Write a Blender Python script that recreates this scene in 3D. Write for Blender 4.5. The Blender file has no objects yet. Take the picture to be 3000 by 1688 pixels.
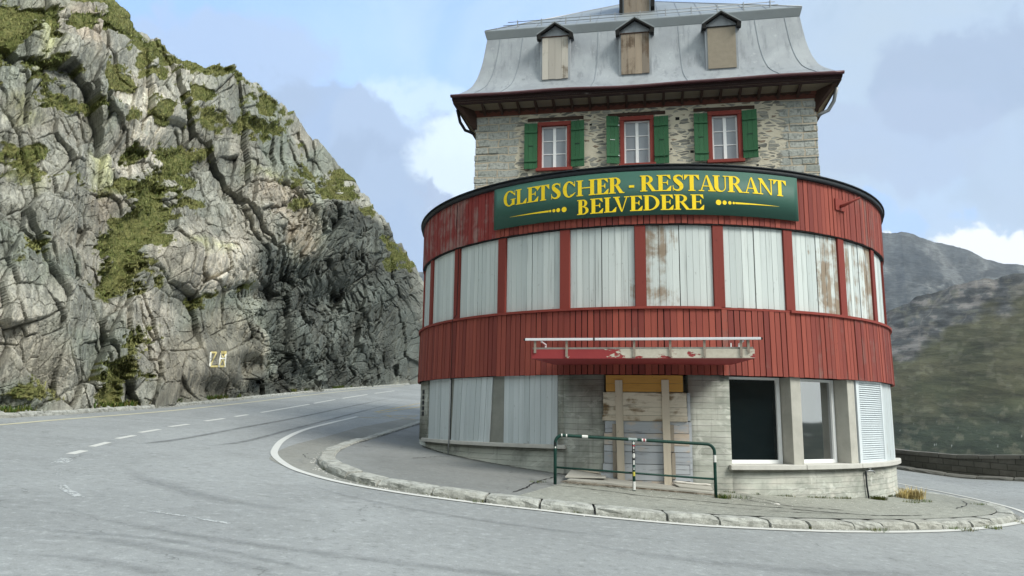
import bpy, math, random
import numpy as np
from mathutils import Vector, Matrix
from mathutils.bvhtree import BVHTree
random.seed(7); rng = np.random.default_rng(7)
R = math.radians
S = bpy.context.scene
C = S.collection
# ------------------------------------------------------------------ camera
EZ = 2.0
cam = bpy.data.cameras.new('camera'); cam.sensor_width = 36; cam.lens = 36*2197.44/3000
cam.clip_start = .1; cam.clip_end = 30000
co = bpy.data.objects.new('camera', cam); C.objects.link(co)
_p, _r = R(9.6765), R(.7589)
_F = Vector((0, math.cos(_p), math.sin(_p))); _U0 = Vector((0, -math.sin(_p), math.cos(_p))); _R0 = Vector((1, 0, 0))
_Rt = _R0*math.cos(_r)+_U0*math.sin(_r); _U = _U0*math.cos(_r)-_R0*math.sin(_r)
M = Matrix((_Rt, _U, -_F)).transposed().to_4x4(); M.translation = (0, 0, EZ)
co.matrix_world = M; S.camera = co
# ------------------------------------------------------------------ exposure, sky, sun
EXPO = 1.75
S.view_settings.view_transform = 'Standard'; S.view_settings.look = 'None'
S.view_settings.exposure = EXPO; S.view_settings.gamma = 1; S.view_settings.use_curve_mapping = False
SUN_EL, SUN_AZ = R(44), R(128)
sl = bpy.data.lights.new('sun', 'SUN'); sl.energy = 1.25; sl.angle = R(22); sl.color = (1, .975, .89)
so = bpy.data.objects.new('sun', sl); C.objects.link(so)
sd = Vector((math.sin(SUN_AZ)*math.cos(SUN_EL), math.cos(SUN_AZ)*math.cos(SUN_EL), math.sin(SUN_EL)))
so.rotation_euler = sd.to_track_quat('Z', 'Y').to_euler(); so.location = sd*60

class NT:
    """short hand for node trees"""
    def __init__(s, tree): s.t = tree; s.n = tree.nodes; s.l = tree.links
    def __call__(s, typ, inp=None, **props):
        n = s.n.new('ShaderNode'+typ)
        for k, v in props.items(): setattr(n, k, v)
        for k, v in (inp or {}).items():
            sock = n.inputs[k]
            if isinstance(v, bpy.types.NodeSocket): s.l.new(v, sock)
            elif isinstance(v, bpy.types.Node): s.l.new(v.outputs[0], sock)
            else: sock.default_value = v
        return n
    def math(s, op, a, b=0., c=None, clamp=False):
        d = {0: a, 1: b}
        if c is not None: d[2] = c
        return s('Math', d, operation=op, use_clamp=clamp).outputs[0]
    def ramp(s, v, a, b, x=0., y=1., smooth=True):
        return s('MapRange', {0: v, 1: a, 2: b, 3: x, 4: y}, interpolation_type='SMOOTHSTEP' if smooth else 'LINEAR').outputs[0]
    def mix(s, f, a, b, blend='MIX'):
        n = s.n.new('ShaderNodeMix'); n.data_type = 'RGBA'; n.blend_type = blend; n.clamp_factor = True
        for i, v in ((0, f), (6, a), (7, b)):
            if isinstance(v, bpy.types.NodeSocket): s.l.new(v, n.inputs[i])
            else: n.inputs[i].default_value = v if i == 0 else (tuple(v)+(1,))[:4]
        return n.outputs[2]
    def noise(s, vec, scale, detail=4, rough=.55, dist=0., col=False):
        n = s('TexNoise', {'Vector': vec, 'Scale': scale, 'Detail': detail, 'Roughness': rough, 'Distortion': dist})
        return n.outputs[1 if col else 0]
    def scaled(s, vec, sc, loc=(0, 0, 0), rot=(0, 0, 0)):
        return s('Mapping', {'Vector': vec, 'Scale': sc, 'Location': loc, 'Rotation': rot}).outputs[0]

W = bpy.data.worlds.new('World'); S.world = W; W.use_nodes = True
w = NT(W.node_tree); w.n.clear()
K = 10/2**1.33
def kc(r, g, b): return (r*K, g*K, b*K)
sky = w('TexSky', sky_type='NISHITA', sun_disc=False, sun_elevation=SUN_EL, sun_rotation=SUN_AZ, altitude=2300, air_density=1.0, dust_density=.6, ozone_density=1.2)
gen = w('TexCoord').outputs['Generated']
n1 = w.noise(gen, 3.0, 6, .6, .3, col=True)
wv = w('VectorMath', {0: n1, 1: (.5, .5, .5)}, operation='SUBTRACT')
wv2 = w('VectorMath', {0: wv, 'Scale': .22}, operation='SCALE')
wd = w('VectorMath', {0: gen, 1: wv2.outputs[0]}, operation='ADD')
n9 = w.noise(gen, 11.0, 6, .62, .4, col=True)
wv3 = w('VectorMath', {0: w('VectorMath', {0: n9, 1: (.5, .5, .5)}, operation='SUBTRACT').outputs[0], 'Scale': .10}, operation='SCALE')
wf = w('VectorMath', {0: wd.outputs[0], 1: wv3.outputs[0]}, operation='ADD').outputs[0]
def blob(c, r_in, r_out, stretch=None):
    """soft cloud mass round a direction of the sky"""
    d = w('VectorMath', {0: wf, 1: c}, operation='SUBTRACT').outputs[0]
    if stretch: d = w('Mapping', {'Vector': d, 'Rotation': (0, stretch[1], 0), 'Scale': (stretch[0], 1, 1)}).outputs[0]
    L = w('VectorMath', {0: d}, operation='LENGTH').outputs['Value']
    return w.ramp(L, r_out, r_in)
sep = w('SeparateXYZ', {0: gen})
hi = w.ramp(sep.outputs[2], .0, .5)
base = w.mix(.8, sky.outputs[0], kc(.34, .54, .92))
col = w.mix(hi, w.mix(.5, base, kc(.60, .74, .90)), base)
thin = w.ramp(w.noise(gen, 3.2, 7, .6, .5), .42, .72)
col = w.mix(w.math('MULTIPLY', thin, .55), col, kc(.55, .68, .90))
right = w.ramp(sep.outputs[0], .02, .42)
grey = w.ramp(w.noise(w.scaled(gen, (1, 1, 2.2)), 2.6, 6, .55, .4), .3, .62)
col = w.mix(w.math('MULTIPLY', right, w.math('ADD', w.math('MULTIPLY', grey, .32), .6)), col, kc(.43, .53, .63))
col = w.mix(w.math('MULTIPLY', w.math('MULTIPLY', right, w.ramp(w.noise(gen, 6, 6, .6, .6), .50, .72)), .6), col, kc(.32, .43, .55))
edge_n = w.noise(wd.outputs[0], 7.5, 8, .62, .2)
def cloud(col, c, ri, ro, k, f=.9, st=None, crisp=0.):
    b_ = blob(c, ri, ro, st)
    if crisp: b_ = w.ramp(w.math('ADD', b_, w.math('MULTIPLY', w.math('SUBTRACT', edge_n, .5), crisp)), .30, .62)
    return w.mix(w.math('MULTIPLY', b_, f), col, kc(*k))
col = cloud(col, (-.40, .80, .46), .04, .22, (.33, .53, .92), .75)
col = cloud(col, (-.20, .88, .43), .03, .16, (.42, .62, .95), .5)
col = cloud(col, (-.14, .93, .34), .03, .15, (.62, .76, .94), .6, None, .8)
col = cloud(col, (-.365, .84, .40), .02, .12, (.40, .51, .68), .75, (.38, R(-40)), 1.1)
col = cloud(col, (-.27, .895, .352), .03, .10, (.34, .44, .60), .8, (.38, R(-42)), 1.1)
col = cloud(col, (-.18, .95, .27), .03, .12, (.33, .43, .59), .85, (.45, R(-50)), 1.1)
col = cloud(col, (-.070, .94, .315), .0, .12, (.68, .80, .92), .85, None, .7)
col = cloud(col, (-.112, .955, .280), .012, .05, (.37, .46, .62), .95, None, 1.)
col = cloud(col, (.48, .86, .235), .02, .07, (.36, .55, .90), .7, (.5, 0), .8)
col = cloud(col, (.555, .815, .170), .03, .075, (.84, .88, .93), 1., (.75, 0), 1.1)
col = cloud(col, (.485, .850, .200), .008, .032, (.95, .98, 1.), .9, (.8, 0), 1.)
col = cloud(col, (.51, .765, .39), .02, .11, (.33, .42, .57), .8, (.5, R(30)), 1.1)
col = cloud(col, (.44, .82, .33), .02, .09, (.38, .47, .63), .6, (.4, R(20)), 1.2)
col = cloud(col, (.58, .76, .27), .02, .10, (.40, .50, .64), .6, (.5, R(-10)), 1.2)
# unseen low valley cloud to the right, made bright for window reflection and light
east = blob((.96, -.26, .05), .12, .50)
col = w.mix(east, col, kc(1.25, 1.3, 1.32))
# unseen broken overcast behind the camera, added bright to give more light
back = w.ramp(w.math('MULTIPLY', sep.outputs[1], -1), -.55, .25)
ovc_fill = w.mix(w.ramp(w.noise(gen, 2.5, 5, .6), .35, .65), kc(.74, .83, .80), kc(1.06, 1.12, 1.02))
col = w.mix(w.math('MULTIPLY', back, .85), col, ovc_fill)
bg = w('Background', {0: col, 1: .1}); out = w('OutputWorld', {0: bg})

# ------------------------------------------------------------------ building frame: u right along the facade, w out of it, z up
TH = R(-10.2); A = Vector((math.cos(TH), math.sin(TH), 0)); N = Vector((math.sin(TH), -math.cos(TH), 0)); CC = Vector((3.516, 20, 0))
def LW(u, w_, z): return CC+A*u+N*w_+Vector((0, 0, z))
def DP(phi, r, z): a = R(phi); return LW(r*math.sin(a), r*math.cos(a), z)
def bump_y(y):
    d = np.asarray(y, float)-24; return .02*(np.sqrt(d*d+16)+d)/2-.02*.08
def zpave(x, y): return .5018-.0752*np.asarray(x, float)+.0327*np.asarray(y, float)+bump_y(y)
def zroad(x, y):
    z = zpave(x, y)-.10; b = np.clip((np.asarray(x, float)-12.0)/4., 0, 1)*np.clip((np.asarray(y, float)-15)/5., 0, 1); b = b*b*(3-2*b)
    return z*(1-b)+np.maximum(z, .17)*b
def smooth_line(pts, n=6):
    """Catmull-Rom through points"""
    P = [np.array(p, float) for p in pts]; P = [2*P[0]-P[1]]+P+[2*P[-1]-P[-2]]; o = []
    for i in range(1, len(P)-2):
        for k in range(n):
            t = k/n; a, b, c, d = P[i-1:i+3]
            o.append(.5*((2*b)+(-a+c)*t+(2*a-5*b+4*c-d)*t*t+(-a+3*b-3*c+d)*t**3))
    o.append(P[-2]); return o

# ------------------------------------------------------------------ mesh builder
class MB:
    def __init__(s): s.v = []; s.f = []; s.r = []; s.wr = []; s.sm = []
    def poly(s, pts, rnd=0., wear=0., sm=False):
        i = len(s.v); s.v += [tuple(p) for p in pts]; s.f.append(tuple(range(i, i+len(pts)))); s.r.append(rnd); s.wr.append(wear); s.sm.append(sm)
    def hexa(s, b, t, rnd=0., wear=0.):
        """b, t: four points each, counter clockwise seen from the top"""
        i = len(s.v); s.v += [tuple(p) for p in b]+[tuple(p) for p in t]
        for f in ((3, 2, 1, 0), (4, 5, 6, 7), (0, 1, 5, 4), (1, 2, 6, 5), (2, 3, 7, 6), (3, 0, 4, 7)):
            s.f.append(tuple(i+k for k in f)); s.r.append(rnd); s.wr.append(wear); s.sm.append(False)
    def lbox(s, u0, u1, w0, w1, z0, z1, rnd=0., wear=0.):
        s.hexa([LW(u0, w1, z0), LW(u1, w1, z0), LW(u1, w0, z0), LW(u0, w0, z0)], [LW(u0, w1, z1), LW(u1, w1, z1), LW(u1, w0, z1), LW(u0, w0, z1)], rnd, wear)
    def cbox(s, p0, p1, r0, r1, z0, z1, seg=None, rnd=0., wear=0., sm=False, r1t=None):
        """curved box on the round annex, phi p0..p1, radius r0..r1 (r1t = outer radius at the top)"""
        n = seg or max(1, int(abs(p1-p0)/2.5)); r1t = r1 if r1t is None else r1t; i = len(s.v)
        for k in range(n+1):
            p = p0+(p1-p0)*k/n
            s.v += [tuple(DP(p, r0, z0)), tuple(DP(p, r1, z0)), tuple(DP(p, r1t, z1)), tuple(DP(p, r0, z1))]
        def add(f, m): s.f.append(f); s.r.append(rnd); s.wr.append(wear); s.sm.append(m)
        for k in range(n):
            a = i+4*k; b = a+4
            add((a+1, b+1, b+2, a+2), sm); add((a, a+3, b+3, b), sm); add((a+2, b+2, b+3, a+3), False); add((a, b, b+1, a+1), False)
        add((i, i+1, i+2, i+3), False); b = i+4*n; add((b+3, b+2, b+1, b), False)
    def tube(s, path, r, n=8, rnd=0., cap=True):
        P = [Vector(p) for p in path]; i = len(s.v); T0 = None
        rr = r if isinstance(r, (list, tuple)) else [r]*len(P)
        for k, p in enumerate(P):
            T = ((P[min(k+1, len(P)-1)]-P[k]).normalized()+(P[k]-P[max(k-1, 0)]).normalized()).normalized()
            X = T.orthogonal().normalized() if T0 is None else (X-T*X.dot(T)).normalized()
            T0 = T; Y = T.cross(X)
            s.v += [tuple(p+(X*math.cos(2*math.pi*q/n)+Y*math.sin(2*math.pi*q/n))*rr[k]) for q in range(n)]
        for k in range(len(P)-1):
            for q in range(n):
                a = i+k*n+q; b = i+k*n+(q+1) % n; s.f.append((a, b, b+n, a+n)); s.r.append(rnd); s.wr.append(0.); s.sm.append(True)
        if cap:
            s.f.append(tuple(i+q for q in reversed(range(n)))); s.f.append(tuple(i+(len(P)-1)*n+q for q in range(n))); s.r += [rnd]*2; s.wr += [0.]*2; s.sm += [False]*2
    def build(s, name, mat, parent=None, bevel=0):
        m = bpy.data.meshes.new(name); m.from_pydata(s.v, [], s.f); m.materials.append(mat)
        m.attributes.new('rnd', 'FLOAT', 'FACE').data.foreach_set('value', s.r)
        m.attributes.new('wear', 'FLOAT', 'FACE').data.foreach_set('value', s.wr)
        m.polygons.foreach_set('use_smooth', s.sm); m.update()
        o = bpy.data.objects.new(name, m); C.objects.link(o)
        if bevel:
            b = o.modifiers.new('bevel', 'BEVEL'); b.width = bevel; b.segments = 2; b.limit_method = 'ANGLE'
        if parent is not None:
            o.parent = parent; o.matrix_parent_inverse = Matrix.Translation(parent_loc(parent)).inverted()
        return o
def parent_loc(p):
    l = Vector(p.location)
    return l
def thing(name, label, cat, loc=(0, 0, 0), group=None):
    o = bpy.data.objects.new(name, None); C.objects.link(o); o.location = loc; o.empty_display_size = .3
    o['label'] = label; o['category'] = cat
    if group: o['group'] = group
    return o
def tag(o, label=None, cat=None, group=None, kind=None):
    if label: o['label'] = label
    if cat: o['category'] = cat
    if group: o['group'] = group
    if kind: o['kind'] = kind
    return o
def sub(mb, name, mat, part, bevel=0):
    """sub-part of a part (the part itself sits at the thing's origin offset)"""
    o = mb.build(name, mat, None, bevel); o.parent = part; o.matrix_parent_inverse = part_world(part).inverted(); return o
def part_world(part):
    m = Matrix.Translation(part.location)
    if part.parent is not None:
        m = Matrix.Translation(part.parent.location) @ part.matrix_parent_inverse @ m
    return m
def grid_mesh(name, V, nr, nc, mat, cols=None, smooth=True, cname='col', extra=None):
    """V (nr*nc,3) row-major grid"""
    idx = np.arange(nr*nc).reshape(nr, nc)
    q = np.stack([idx[:-1, :-1], idx[:-1, 1:], idx[1:, 1:], idx[1:, :-1]], -1).reshape(-1, 4)
    return raw_mesh(name, V, q, mat, cols, smooth, cname)
def raw_mesh(name, V, q, mat, cols=None, smooth=True, cname='col'):
    m = bpy.data.meshes.new(name); V = np.ascontiguousarray(V, np.float32); k = q.shape[1]
    m.vertices.add(len(V)); m.vertices.foreach_set('co', V.ravel())
    m.loops.add(q.size); m.loops.foreach_set('vertex_index', q.ravel().astype(np.int32))
    m.polygons.add(len(q)); m.polygons.foreach_set('loop_start', np.arange(0, q.size, k, dtype=np.int32))
    m.polygons.foreach_set('loop_total', np.full(len(q), k, np.int32))
    m.polygons.foreach_set('use_smooth', np.full(len(q), smooth)); m.update(calc_edges=True)
    if cols is not None:
        a = m.attributes.new(cname, 'FLOAT_COLOR', 'POINT')
        a.data.foreach_set('color', np.concatenate([cols, np.ones((len(cols), 1))], 1).astype(np.float32).ravel())
    m.materials.append(mat); o = bpy.data.objects.new(name, m); C.objects.link(o); return o

# ------------------------------------------------------------------ numpy noise
def hsh(i, j, s): 
    n = (i.astype(np.int64)*374761393+j.astype(np.int64)*668265263+s*974711+1013) & 0x7fffffff
    n = ((n ^ (n >> 13))*1274126177) & 0x7fffffff; n = ((n ^ (n >> 15))*2246822519) & 0x7fffffff
    return ((n ^ (n >> 16)) & 0xffffff)/float(0xffffff)
def vnoise(x, y, s=0):
    i = np.floor(x); j = np.floor(y); fx = x-i; fy = y-j; fx = fx*fx*fx*(fx*(fx*6-15)+10); fy = fy*fy*fy*(fy*(fy*6-15)+10)
    a = hsh(i, j, s); b = hsh(i+1, j, s); c = hsh(i, j+1, s); d = hsh(i+1, j+1, s)
    return (a*(1-fx)+b*fx)*(1-fy)+(c*(1-fx)+d*fx)*fy-.5
def fbm(x, y, o=4, s=0, g=.5):
    r = 0; a = 1; 
    for k in range(o): r = r+a*vnoise(x*2**k+k*17.3, y*2**k-k*9.1, s+k*7); a *= g
    return r
def facets(x, y, sx, sy, ang, s, tilt=1.):
    """broken rock: every Voronoi cell is a tilted flat facet. returns height (about -1..1), edge distance, cell value"""
    ca, sa = math.cos(ang), math.sin(ang); X = (x*ca+y*sa)/sx; Y = (-x*sa+y*ca)/sy
    i0 = np.floor(X); j0 = np.floor(Y); d1 = np.full(x.shape, 9.); d2 = d1.copy(); h = np.zeros(x.shape); cv = h.copy()
    for di in (-1, 0, 1):
        for dj in (-1, 0, 1):
            i = i0+di; j = j0+dj; px = i+.5+.85*(hsh(i, j, s)-.5); py = j+.5+.85*(hsh(i, j, s+1)-.5)
            dx = X-px; dy = Y-py; d = dx*dx+dy*dy; c = hsh(i, j, s+2)
            hh = (c-.5)*1.0+tilt*((hsh(i, j, s+3)-.5)*2.8*dx+(hsh(i, j, s+4)-.35)*1.6*dy)
            m = d < d1; d2 = np.where(m, d1, np.minimum(d2, d)); h = np.where(m, hh, h); cv = np.where(m, c, cv); d1 = np.where(m, d, d1)
    return h, np.sqrt(d2)-np.sqrt(d1), cv
def poly_sd(X, Y, P):
    """signed distance to a polygon, positive inside"""
    P = np.array(P); d = np.full(X.shape, 1e9); ins = np.zeros(X.shape, bool)
    for a, b in zip(P, np.roll(P, -1, 0)):
        e = b-a; wx = X-a[0]; wy = Y-a[1]; t = np.clip((wx*e[0]+wy*e[1])/(e@e+1e-9), 0, 1)
        d = np.minimum(d, (wx-t*e[0])**2+(wy-t*e[1])**2)
        c = ((a[1] > Y) != (b[1] > Y)) & (X < (b[0]-a[0])*(Y-a[1])/(b[1]-a[1]+1e-12)+a[0]); ins ^= c
    return np.where(ins, 1, -1)*np.sqrt(d)
def sstep(a, b, x): t = np.clip((x-a)/(b-a), 0, 1); return t*t*(3-2*t)

# ------------------------------------------------------------------ materials
def new_mat(name):
    m = bpy.data.materials.new(name); m.use_nodes = True; t = NT(m.node_tree); t.n.clear(); return m, t
def finish(t, col, rough=.8, bump=None, bs=.3, bd=.02, metal=0., spec=.3, normal=None):
    d = {'Base Color': col, 'Roughness': rough, 'Metallic': metal, 'Specular IOR Level': spec}
    if bump is not None: d['Normal'] = t('Bump', {'Strength': bs, 'Distance': bd, 'Height': bump})
    p = t('BsdfPrincipled', {k: v if not isinstance(v, tuple) else (v+(1,))[:4] for k, v in d.items()}); t('OutputMaterial', {0: p}); return p
def obj_co(t): return t('TexCoord').outputs['Object']
def geo_pos(t): return t('NewGeometry').outputs['Position']
def attr(t, n): return t('Attribute', attribute_name=n)
def plain(name, c, rough=.7, metal=0., var=.12, scale=6., spec=.3, bs=.15):
    m, t = new_mat(name); P = geo_pos(t); n = t.noise(P, scale, 5, .6)
    col = t.mix(n, [x*(1-var) for x in c], [min(1, x*(1+var)) for x in c]); finish(t, col, rough, t.noise(P, scale*6, 3), bs, .01, metal, spec); return m

def mat_boards(name, c, c2, worn, vertical=True, k=1., stain=.35, bs=.35):
    """painted boards: grain and drips along the board, per-board tint (rnd), weathering (wear)"""
    m, t = new_mat(name); P = geo_pos(t); lo, hi_ = (.9, 26) if vertical else (26, .9)
    sc = (hi_, hi_, lo) if vertical else (1.2, 14, 26)
    g1 = t.noise(t.scaled(P, sc), 1, 6, .6); g2 = t.noise(t.scaled(P, tuple(x*.35 for x in sc)), 1, 5, .6)
    blot = t.noise(P, 2.2, 6, .62, .4); rnd = attr(t, 'rnd').outputs['Fac']; wear = attr(t, 'wear').outputs['Fac']
    col = t.mix(rnd, c, c2); col = t.mix(t.math('MULTIPLY', t.ramp(g2, .45, .75), .5), col, [x*.72 for x in c])
    wn = t.ramp(t.math('ADD', t.math('ADD', t.math('MULTIPLY', g1, .22), t.math('MULTIPLY', g2, .23)), t.math('MULTIPLY', blot, .55)), t.math('SUBTRACT', .68, t.math('MULTIPLY', wear, .30)), t.math('SUBTRACT', .76, t.math('MULTIPLY', wear, .22)))
    wc = t.mix(t.noise(P, 7, 4), worn, [worn[0]*1.5, worn[1]*1.45, worn[2]*1.4])
    col = t.mix(wn, col, wc)
    dirt = t.ramp(t.noise(t.scaled(P, tuple(x*.6 for x in sc), loc=(3, 1, 7)), 1, 6, .65), .56, .74)
    col = t.mix(t.math('MULTIPLY', dirt, stain), col, [x*.35 for x in c])
    fk_ = t.noise(t.scaled(P, (16, 16, 9) if vertical else (9, 12, 16)), 1, 3, .6); col = t.mix(t.math('MULTIPLY', t.ramp(fk_, .66, .74), .55), col, [x*.4 for x in c])
    h = t.math('ADD', g1, t.math('MULTIPLY', wn, -.4))
    finish(t, col, .75, h, bs, .006*k, 0, .25); return m
RED = (.30, .074, .053)
M_red = mat_boards('red_boards', RED, (.175, .040, .034), (.16, .075, .065), stain=.75)
M_red_worn = mat_boards('worn_red_boards', (.25, .040, .036), (.19, .032, .030), (.22, .13, .12), stain=.7)
M_redtrim = mat_boards('red_trim', (.235, .046, .036), (.185, .038, .03), (.12, .04, .035), stain=.3)
M_white = mat_boards('whitewashed_boards', (.60, .65, .64), (.46, .51, .51), (.21, .17, .13), stain=.6)
M_white2 = mat_boards('ground_floor_boards', (.54, .59, .615), (.46, .51, .53), (.24, .24, .225), stain=.45)
M_raw = mat_boards('bare_old_boards', (.33, .29, .24), (.22, .19, .155), (.07, .055, .04), stain=.8)
M_hboard = mat_boards('bare_cross_boards', (.58, .53, .44), (.50, .44, .35), (.13, .09, .05), vertical=False, stain=.8)
M_bluebd = mat_boards('faded_blue_boards', (.43, .455, .485), (.33, .355, .395), (.40, .34, .28), vertical=False, stain=.9)
M_yellow = mat_boards('fresh_yellow_boards', (.50, .28, .075), (.44, .24, .06), (.2, .10, .03), vertical=False, stain=.4)
M_batten = mat_boards('bare_battens', (.55, .49, .40), (.48, .42, .34), (.16, .12, .09), stain=.5)
M_deck = mat_boards('grey_deck_boards', (.40, .39, .35), (.32, .31, .28), (.08, .06, .045), vertical=False, stain=.7)
M_eave = mat_boards('dark_eave_timber', (.035, .016, .014), (.022, .012, .011), (.22, .205, .195), vertical=False, stain=.7)
M_soffit = mat_boards('soffit_boards', (.34, .27, .18), (.28, .22, .15), (.10, .06, .05), vertical=False, stain=.5)
M_brown = plain('old_brown_timber', (.055, .03, .022), .85, var=.5, scale=18)
M_green = mat_boards('green_paint', (.038, .128, .060), (.032, .112, .052), (.03, .11, .05), stain=.12, bs=.12)
M_wwhite = plain('white_window_paint', (.84, .85, .86), .45, var=.05)
M_dark = plain('dark_flashing', (.022, .027, .032), .55, var=.4, scale=5)
M_black = plain('dark_gap', (.012, .012, .012), .9)
M_steel = plain('grey_metal', (.30, .31, .32), .45, .6, var=.15)
M_alu = plain('white_aluminium', (.66, .67, .70), .4, .1, var=.06)
M_rust = plain('rusty_bracket', (.28, .24, .20), .7, .1, var=.45, scale=22)
M_chip = plain('rotten_chipboard', (.27, .235, .185), .9, var=.22, scale=9)
M_rail = plain('green_rail_paint', (.008, .040, .031), .5, .0, var=.35, scale=9, spec=.25)
M_louv = plain('pale_louvre', (.60, .65, .68), .5, .0, var=.1, scale=5)

def mat_concrete():
    m, t = new_mat('board_marked_concrete'); P = geo_pos(t); z = t('SeparateXYZ', {0: P}).outputs[2]
    wob = t.math('MULTIPLY', t.noise(t.scaled(P, (1.5, 1.5, 3)), 1, 3), .04); zz = t.math('DIVIDE', t.math('ADD', z, wob), .105)
    fr = t.math('FRACT', zz); bd = t.math('FLOOR', zz); line = t.ramp(t.math('ABSOLUTE', t.math('SUBTRACT', fr, .5)), .42, .49)
    bn = t('TexWhiteNoise', {1: bd}, noise_dimensions='1D').outputs[0]
    big = t.noise(P, .8, 6, .62, .5); med = t.noise(t.scaled(P, (3, 3, 9)), 1, 5, .6); dr = t.noise(t.scaled(P, (9, 9, .7)), 1, 5, .6)
    c = t.mix(t.ramp(big, .34, .60), (.20, .215, .19), (.44, .455, .41)); c = t.mix(t.math('MULTIPLY', t.ramp(med, .45, .7), .55), c, (.43, .43, .40))
    c = t.mix(t.math('MULTIPLY', bn, .35), c, (.24, .245, .215)); c = t.mix(t.math('MULTIPLY', t.ramp(dr, .52, .75), .45), c, (.12, .125, .115))
    lowz = t.ramp(z, 1.35, .5); low = t.noise(t.scaled(P, (1, 1, 2.2)), 2.2, 6, .65, .3); c = t.mix(t.math('MULTIPLY', t.math('MULTIPLY', lowz, t.ramp(low, .42, .66)), .7), c, (.52, .495, .45))
    c = t.mix(t.math('MULTIPLY', line, t.ramp(med, .3, .6, .15, .6)), c, (.11, .11, .10)); c = t.mix(t.math('MULTIPLY', t.ramp(t.noise(t.scaled(P, (2.2, 2.2, 5), loc=(5, 3, 1)), 1, 6, .68, .8), .54, .64), .55), c, (.53, .54, .50))
    h = t.math('ADD', t.math('MULTIPLY', line, -1.0), t.math('ADD', t.math('MULTIPLY', med, .6), t.math('MULTIPLY', bn, .5)))
    finish(t, c, .9, h, .5, .012, 0, .2); return m
M_conc = mat_concrete()
M_conc2 = plain('smooth_concrete', (.42, .41, .37), .9, var=.3, scale=3.5, bs=.3)
M_conc3 = plain('grey_concrete_post', (.22, .225, .205), .9, var=.3, scale=4, bs=.3)
M_sill = plain('pale_sill_stone', (.50, .49, .46), .85, var=.2, scale=5, bs=.2)

def mat_masonry():
    m, t = new_mat('rubble_masonry'); P = geo_pos(t)
    # facade coordinates: u along the wall, z up
    u = t('VectorMath', {0: t('VectorMath', {0: P, 1: tuple(CC)}, operation='SUBTRACT').outputs[0], 1: tuple(A)}, operation='DOT_PRODUCT').outputs['Value']
    z = t('SeparateXYZ', {0: P}).outputs[2]
    nz = t.noise(P, 2.5, 3, .5, 0, col=True); nzs = t('SeparateColor', {0: nz})
    uu = t.math('ADD', u, t.math('MULTIPLY', t.math('SUBTRACT', nzs.outputs[0], .5), .22)); zz = t.math('ADD', z, t.math('MULTIPLY', t.math('SUBTRACT', nzs.outputs[1], .5), .12))
    q = t('CombineXYZ', {0: t.math('MULTIPLY', uu, 3.5), 1: t.math('MULTIPLY', zz, 11.5), 2: .0}).outputs[0]
    fine = t.noise(P, 14, 4, .6)
    ve = t('TexVoronoi', {'Vector': q, 'Scale': 1., 'Randomness': 1.}, feature='DISTANCE_TO_EDGE', voronoi_dimensions='2D').outputs[0]
    vc = t('TexVoronoi', {'Vector': q, 'Scale': 1., 'Randomness': 1.}, feature='F1', voronoi_dimensions='2D').outputs[1]
    cs = t('SeparateColor', {0: vc})
    thr = t.math('ADD', .03, t.math('MULTIPLY', cs.outputs[1], .22)); e = t.math('ADD', ve, t.math('MULTIPLY', t.math('SUBTRACT', fine, .5), .12))
    stone = t.ramp(t.math('SUBTRACT', e, thr), 0., .05)
    present = t.ramp(cs.outputs[2], .20, .24); stone = t.math('MULTIPLY', stone, present)
    mort = t.mix(t.noise(P, 5, 5, .6), (.50, .455, .35), (.68, .63, .52))
    sc = t.mix(cs.outputs[0], (.17, .17, .155), (.46, .45, .40)); sc = t.mix(t.ramp(cs.outputs[1], .75, .9), sc, (.30, .23, .17))
    sc = t.mix(t.ramp(t.noise(t.scaled(P, (8, 8, 22)), 1, 5, .65), .2, .6), [0.13, .135, .125], sc)
    rub = t.mix(stone, mort, sc)
    under = t.ramp(ve, .16, .02)      # recess round each stone
    # dressed corner stones
    br = t('TexBrick', {'Vector': t('CombineXYZ', {0: uu, 1: zz, 2: 0.}).outputs[0], 'Scale': 1., 'Mortar Size': .022, 'Mortar Smooth': .3, 'Bias': 0., 'Brick Width': .62, 'Row Height': .23,
            'Color1': (.33, .35, .325, 1), 'Color2': (.46, .47, .44, 1), 'Mortar': (.55, .48, .38, 1)})
    qc = t.mix(t.ramp(fine, .30, .58), (.22, .235, .22), br.outputs[0]); qc = t.mix(br.outputs[1], qc, (.48, .42, .33))
    au = t.math('ADD', u, t.math('MULTIPLY', t.math('SUBTRACT', nzs.outputs[2], .5), 1.2))
    ql = t.math('MAXIMUM', t.ramp(au, -3.45, -3.6), t.ramp(au, 3.75, 3.9))
    col = t.mix(ql, rub, qc)
    h = t.mix(ql, t('CombineColor', {0: stone, 1: stone, 2: stone}).outputs[0], t('CombineColor', {0: t.math('SUBTRACT', 1., br.outputs[1]), 1: 0., 2: 0.}).outputs[0])
    hh = t.math('ADD', t('SeparateColor', {0: h}).outputs[0], t.math('MULTIPLY', fine, .5))
    finish(t, col, .92, hh, .8, .03, 0, .15); return m
M_stone = mat_masonry()

def mat_zinc():
    m, t = new_mat('zinc_sheet'); P = geo_pos(t)
    dr = t.noise(t.scaled(P, (7, 7, .55)), 1, 6, .62); b = t.noise(P, 1.1, 5, .6, .4); f = t.noise(P, 9, 4)
    c = t.mix(t.ramp(b, .3, .7), (.265, .285, .31), (.345, .37, .395)); c = t.mix(t.math('MULTIPLY', t.ramp(dr, .50, .70), .65), c, (.185, .20, .22)); c = t.mix(t.math('MULTIPLY', t.ramp(f, .6, .75), .25), c, (.55, .58, .60))
    finish(t, c, .5, b, .25, .05, .25, .4); return m
M_zinc = mat_zinc()
M_zinc2 = plain('zinc_ledge', (.25, .275, .29), .5, .25, var=.15, scale=2)

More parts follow.
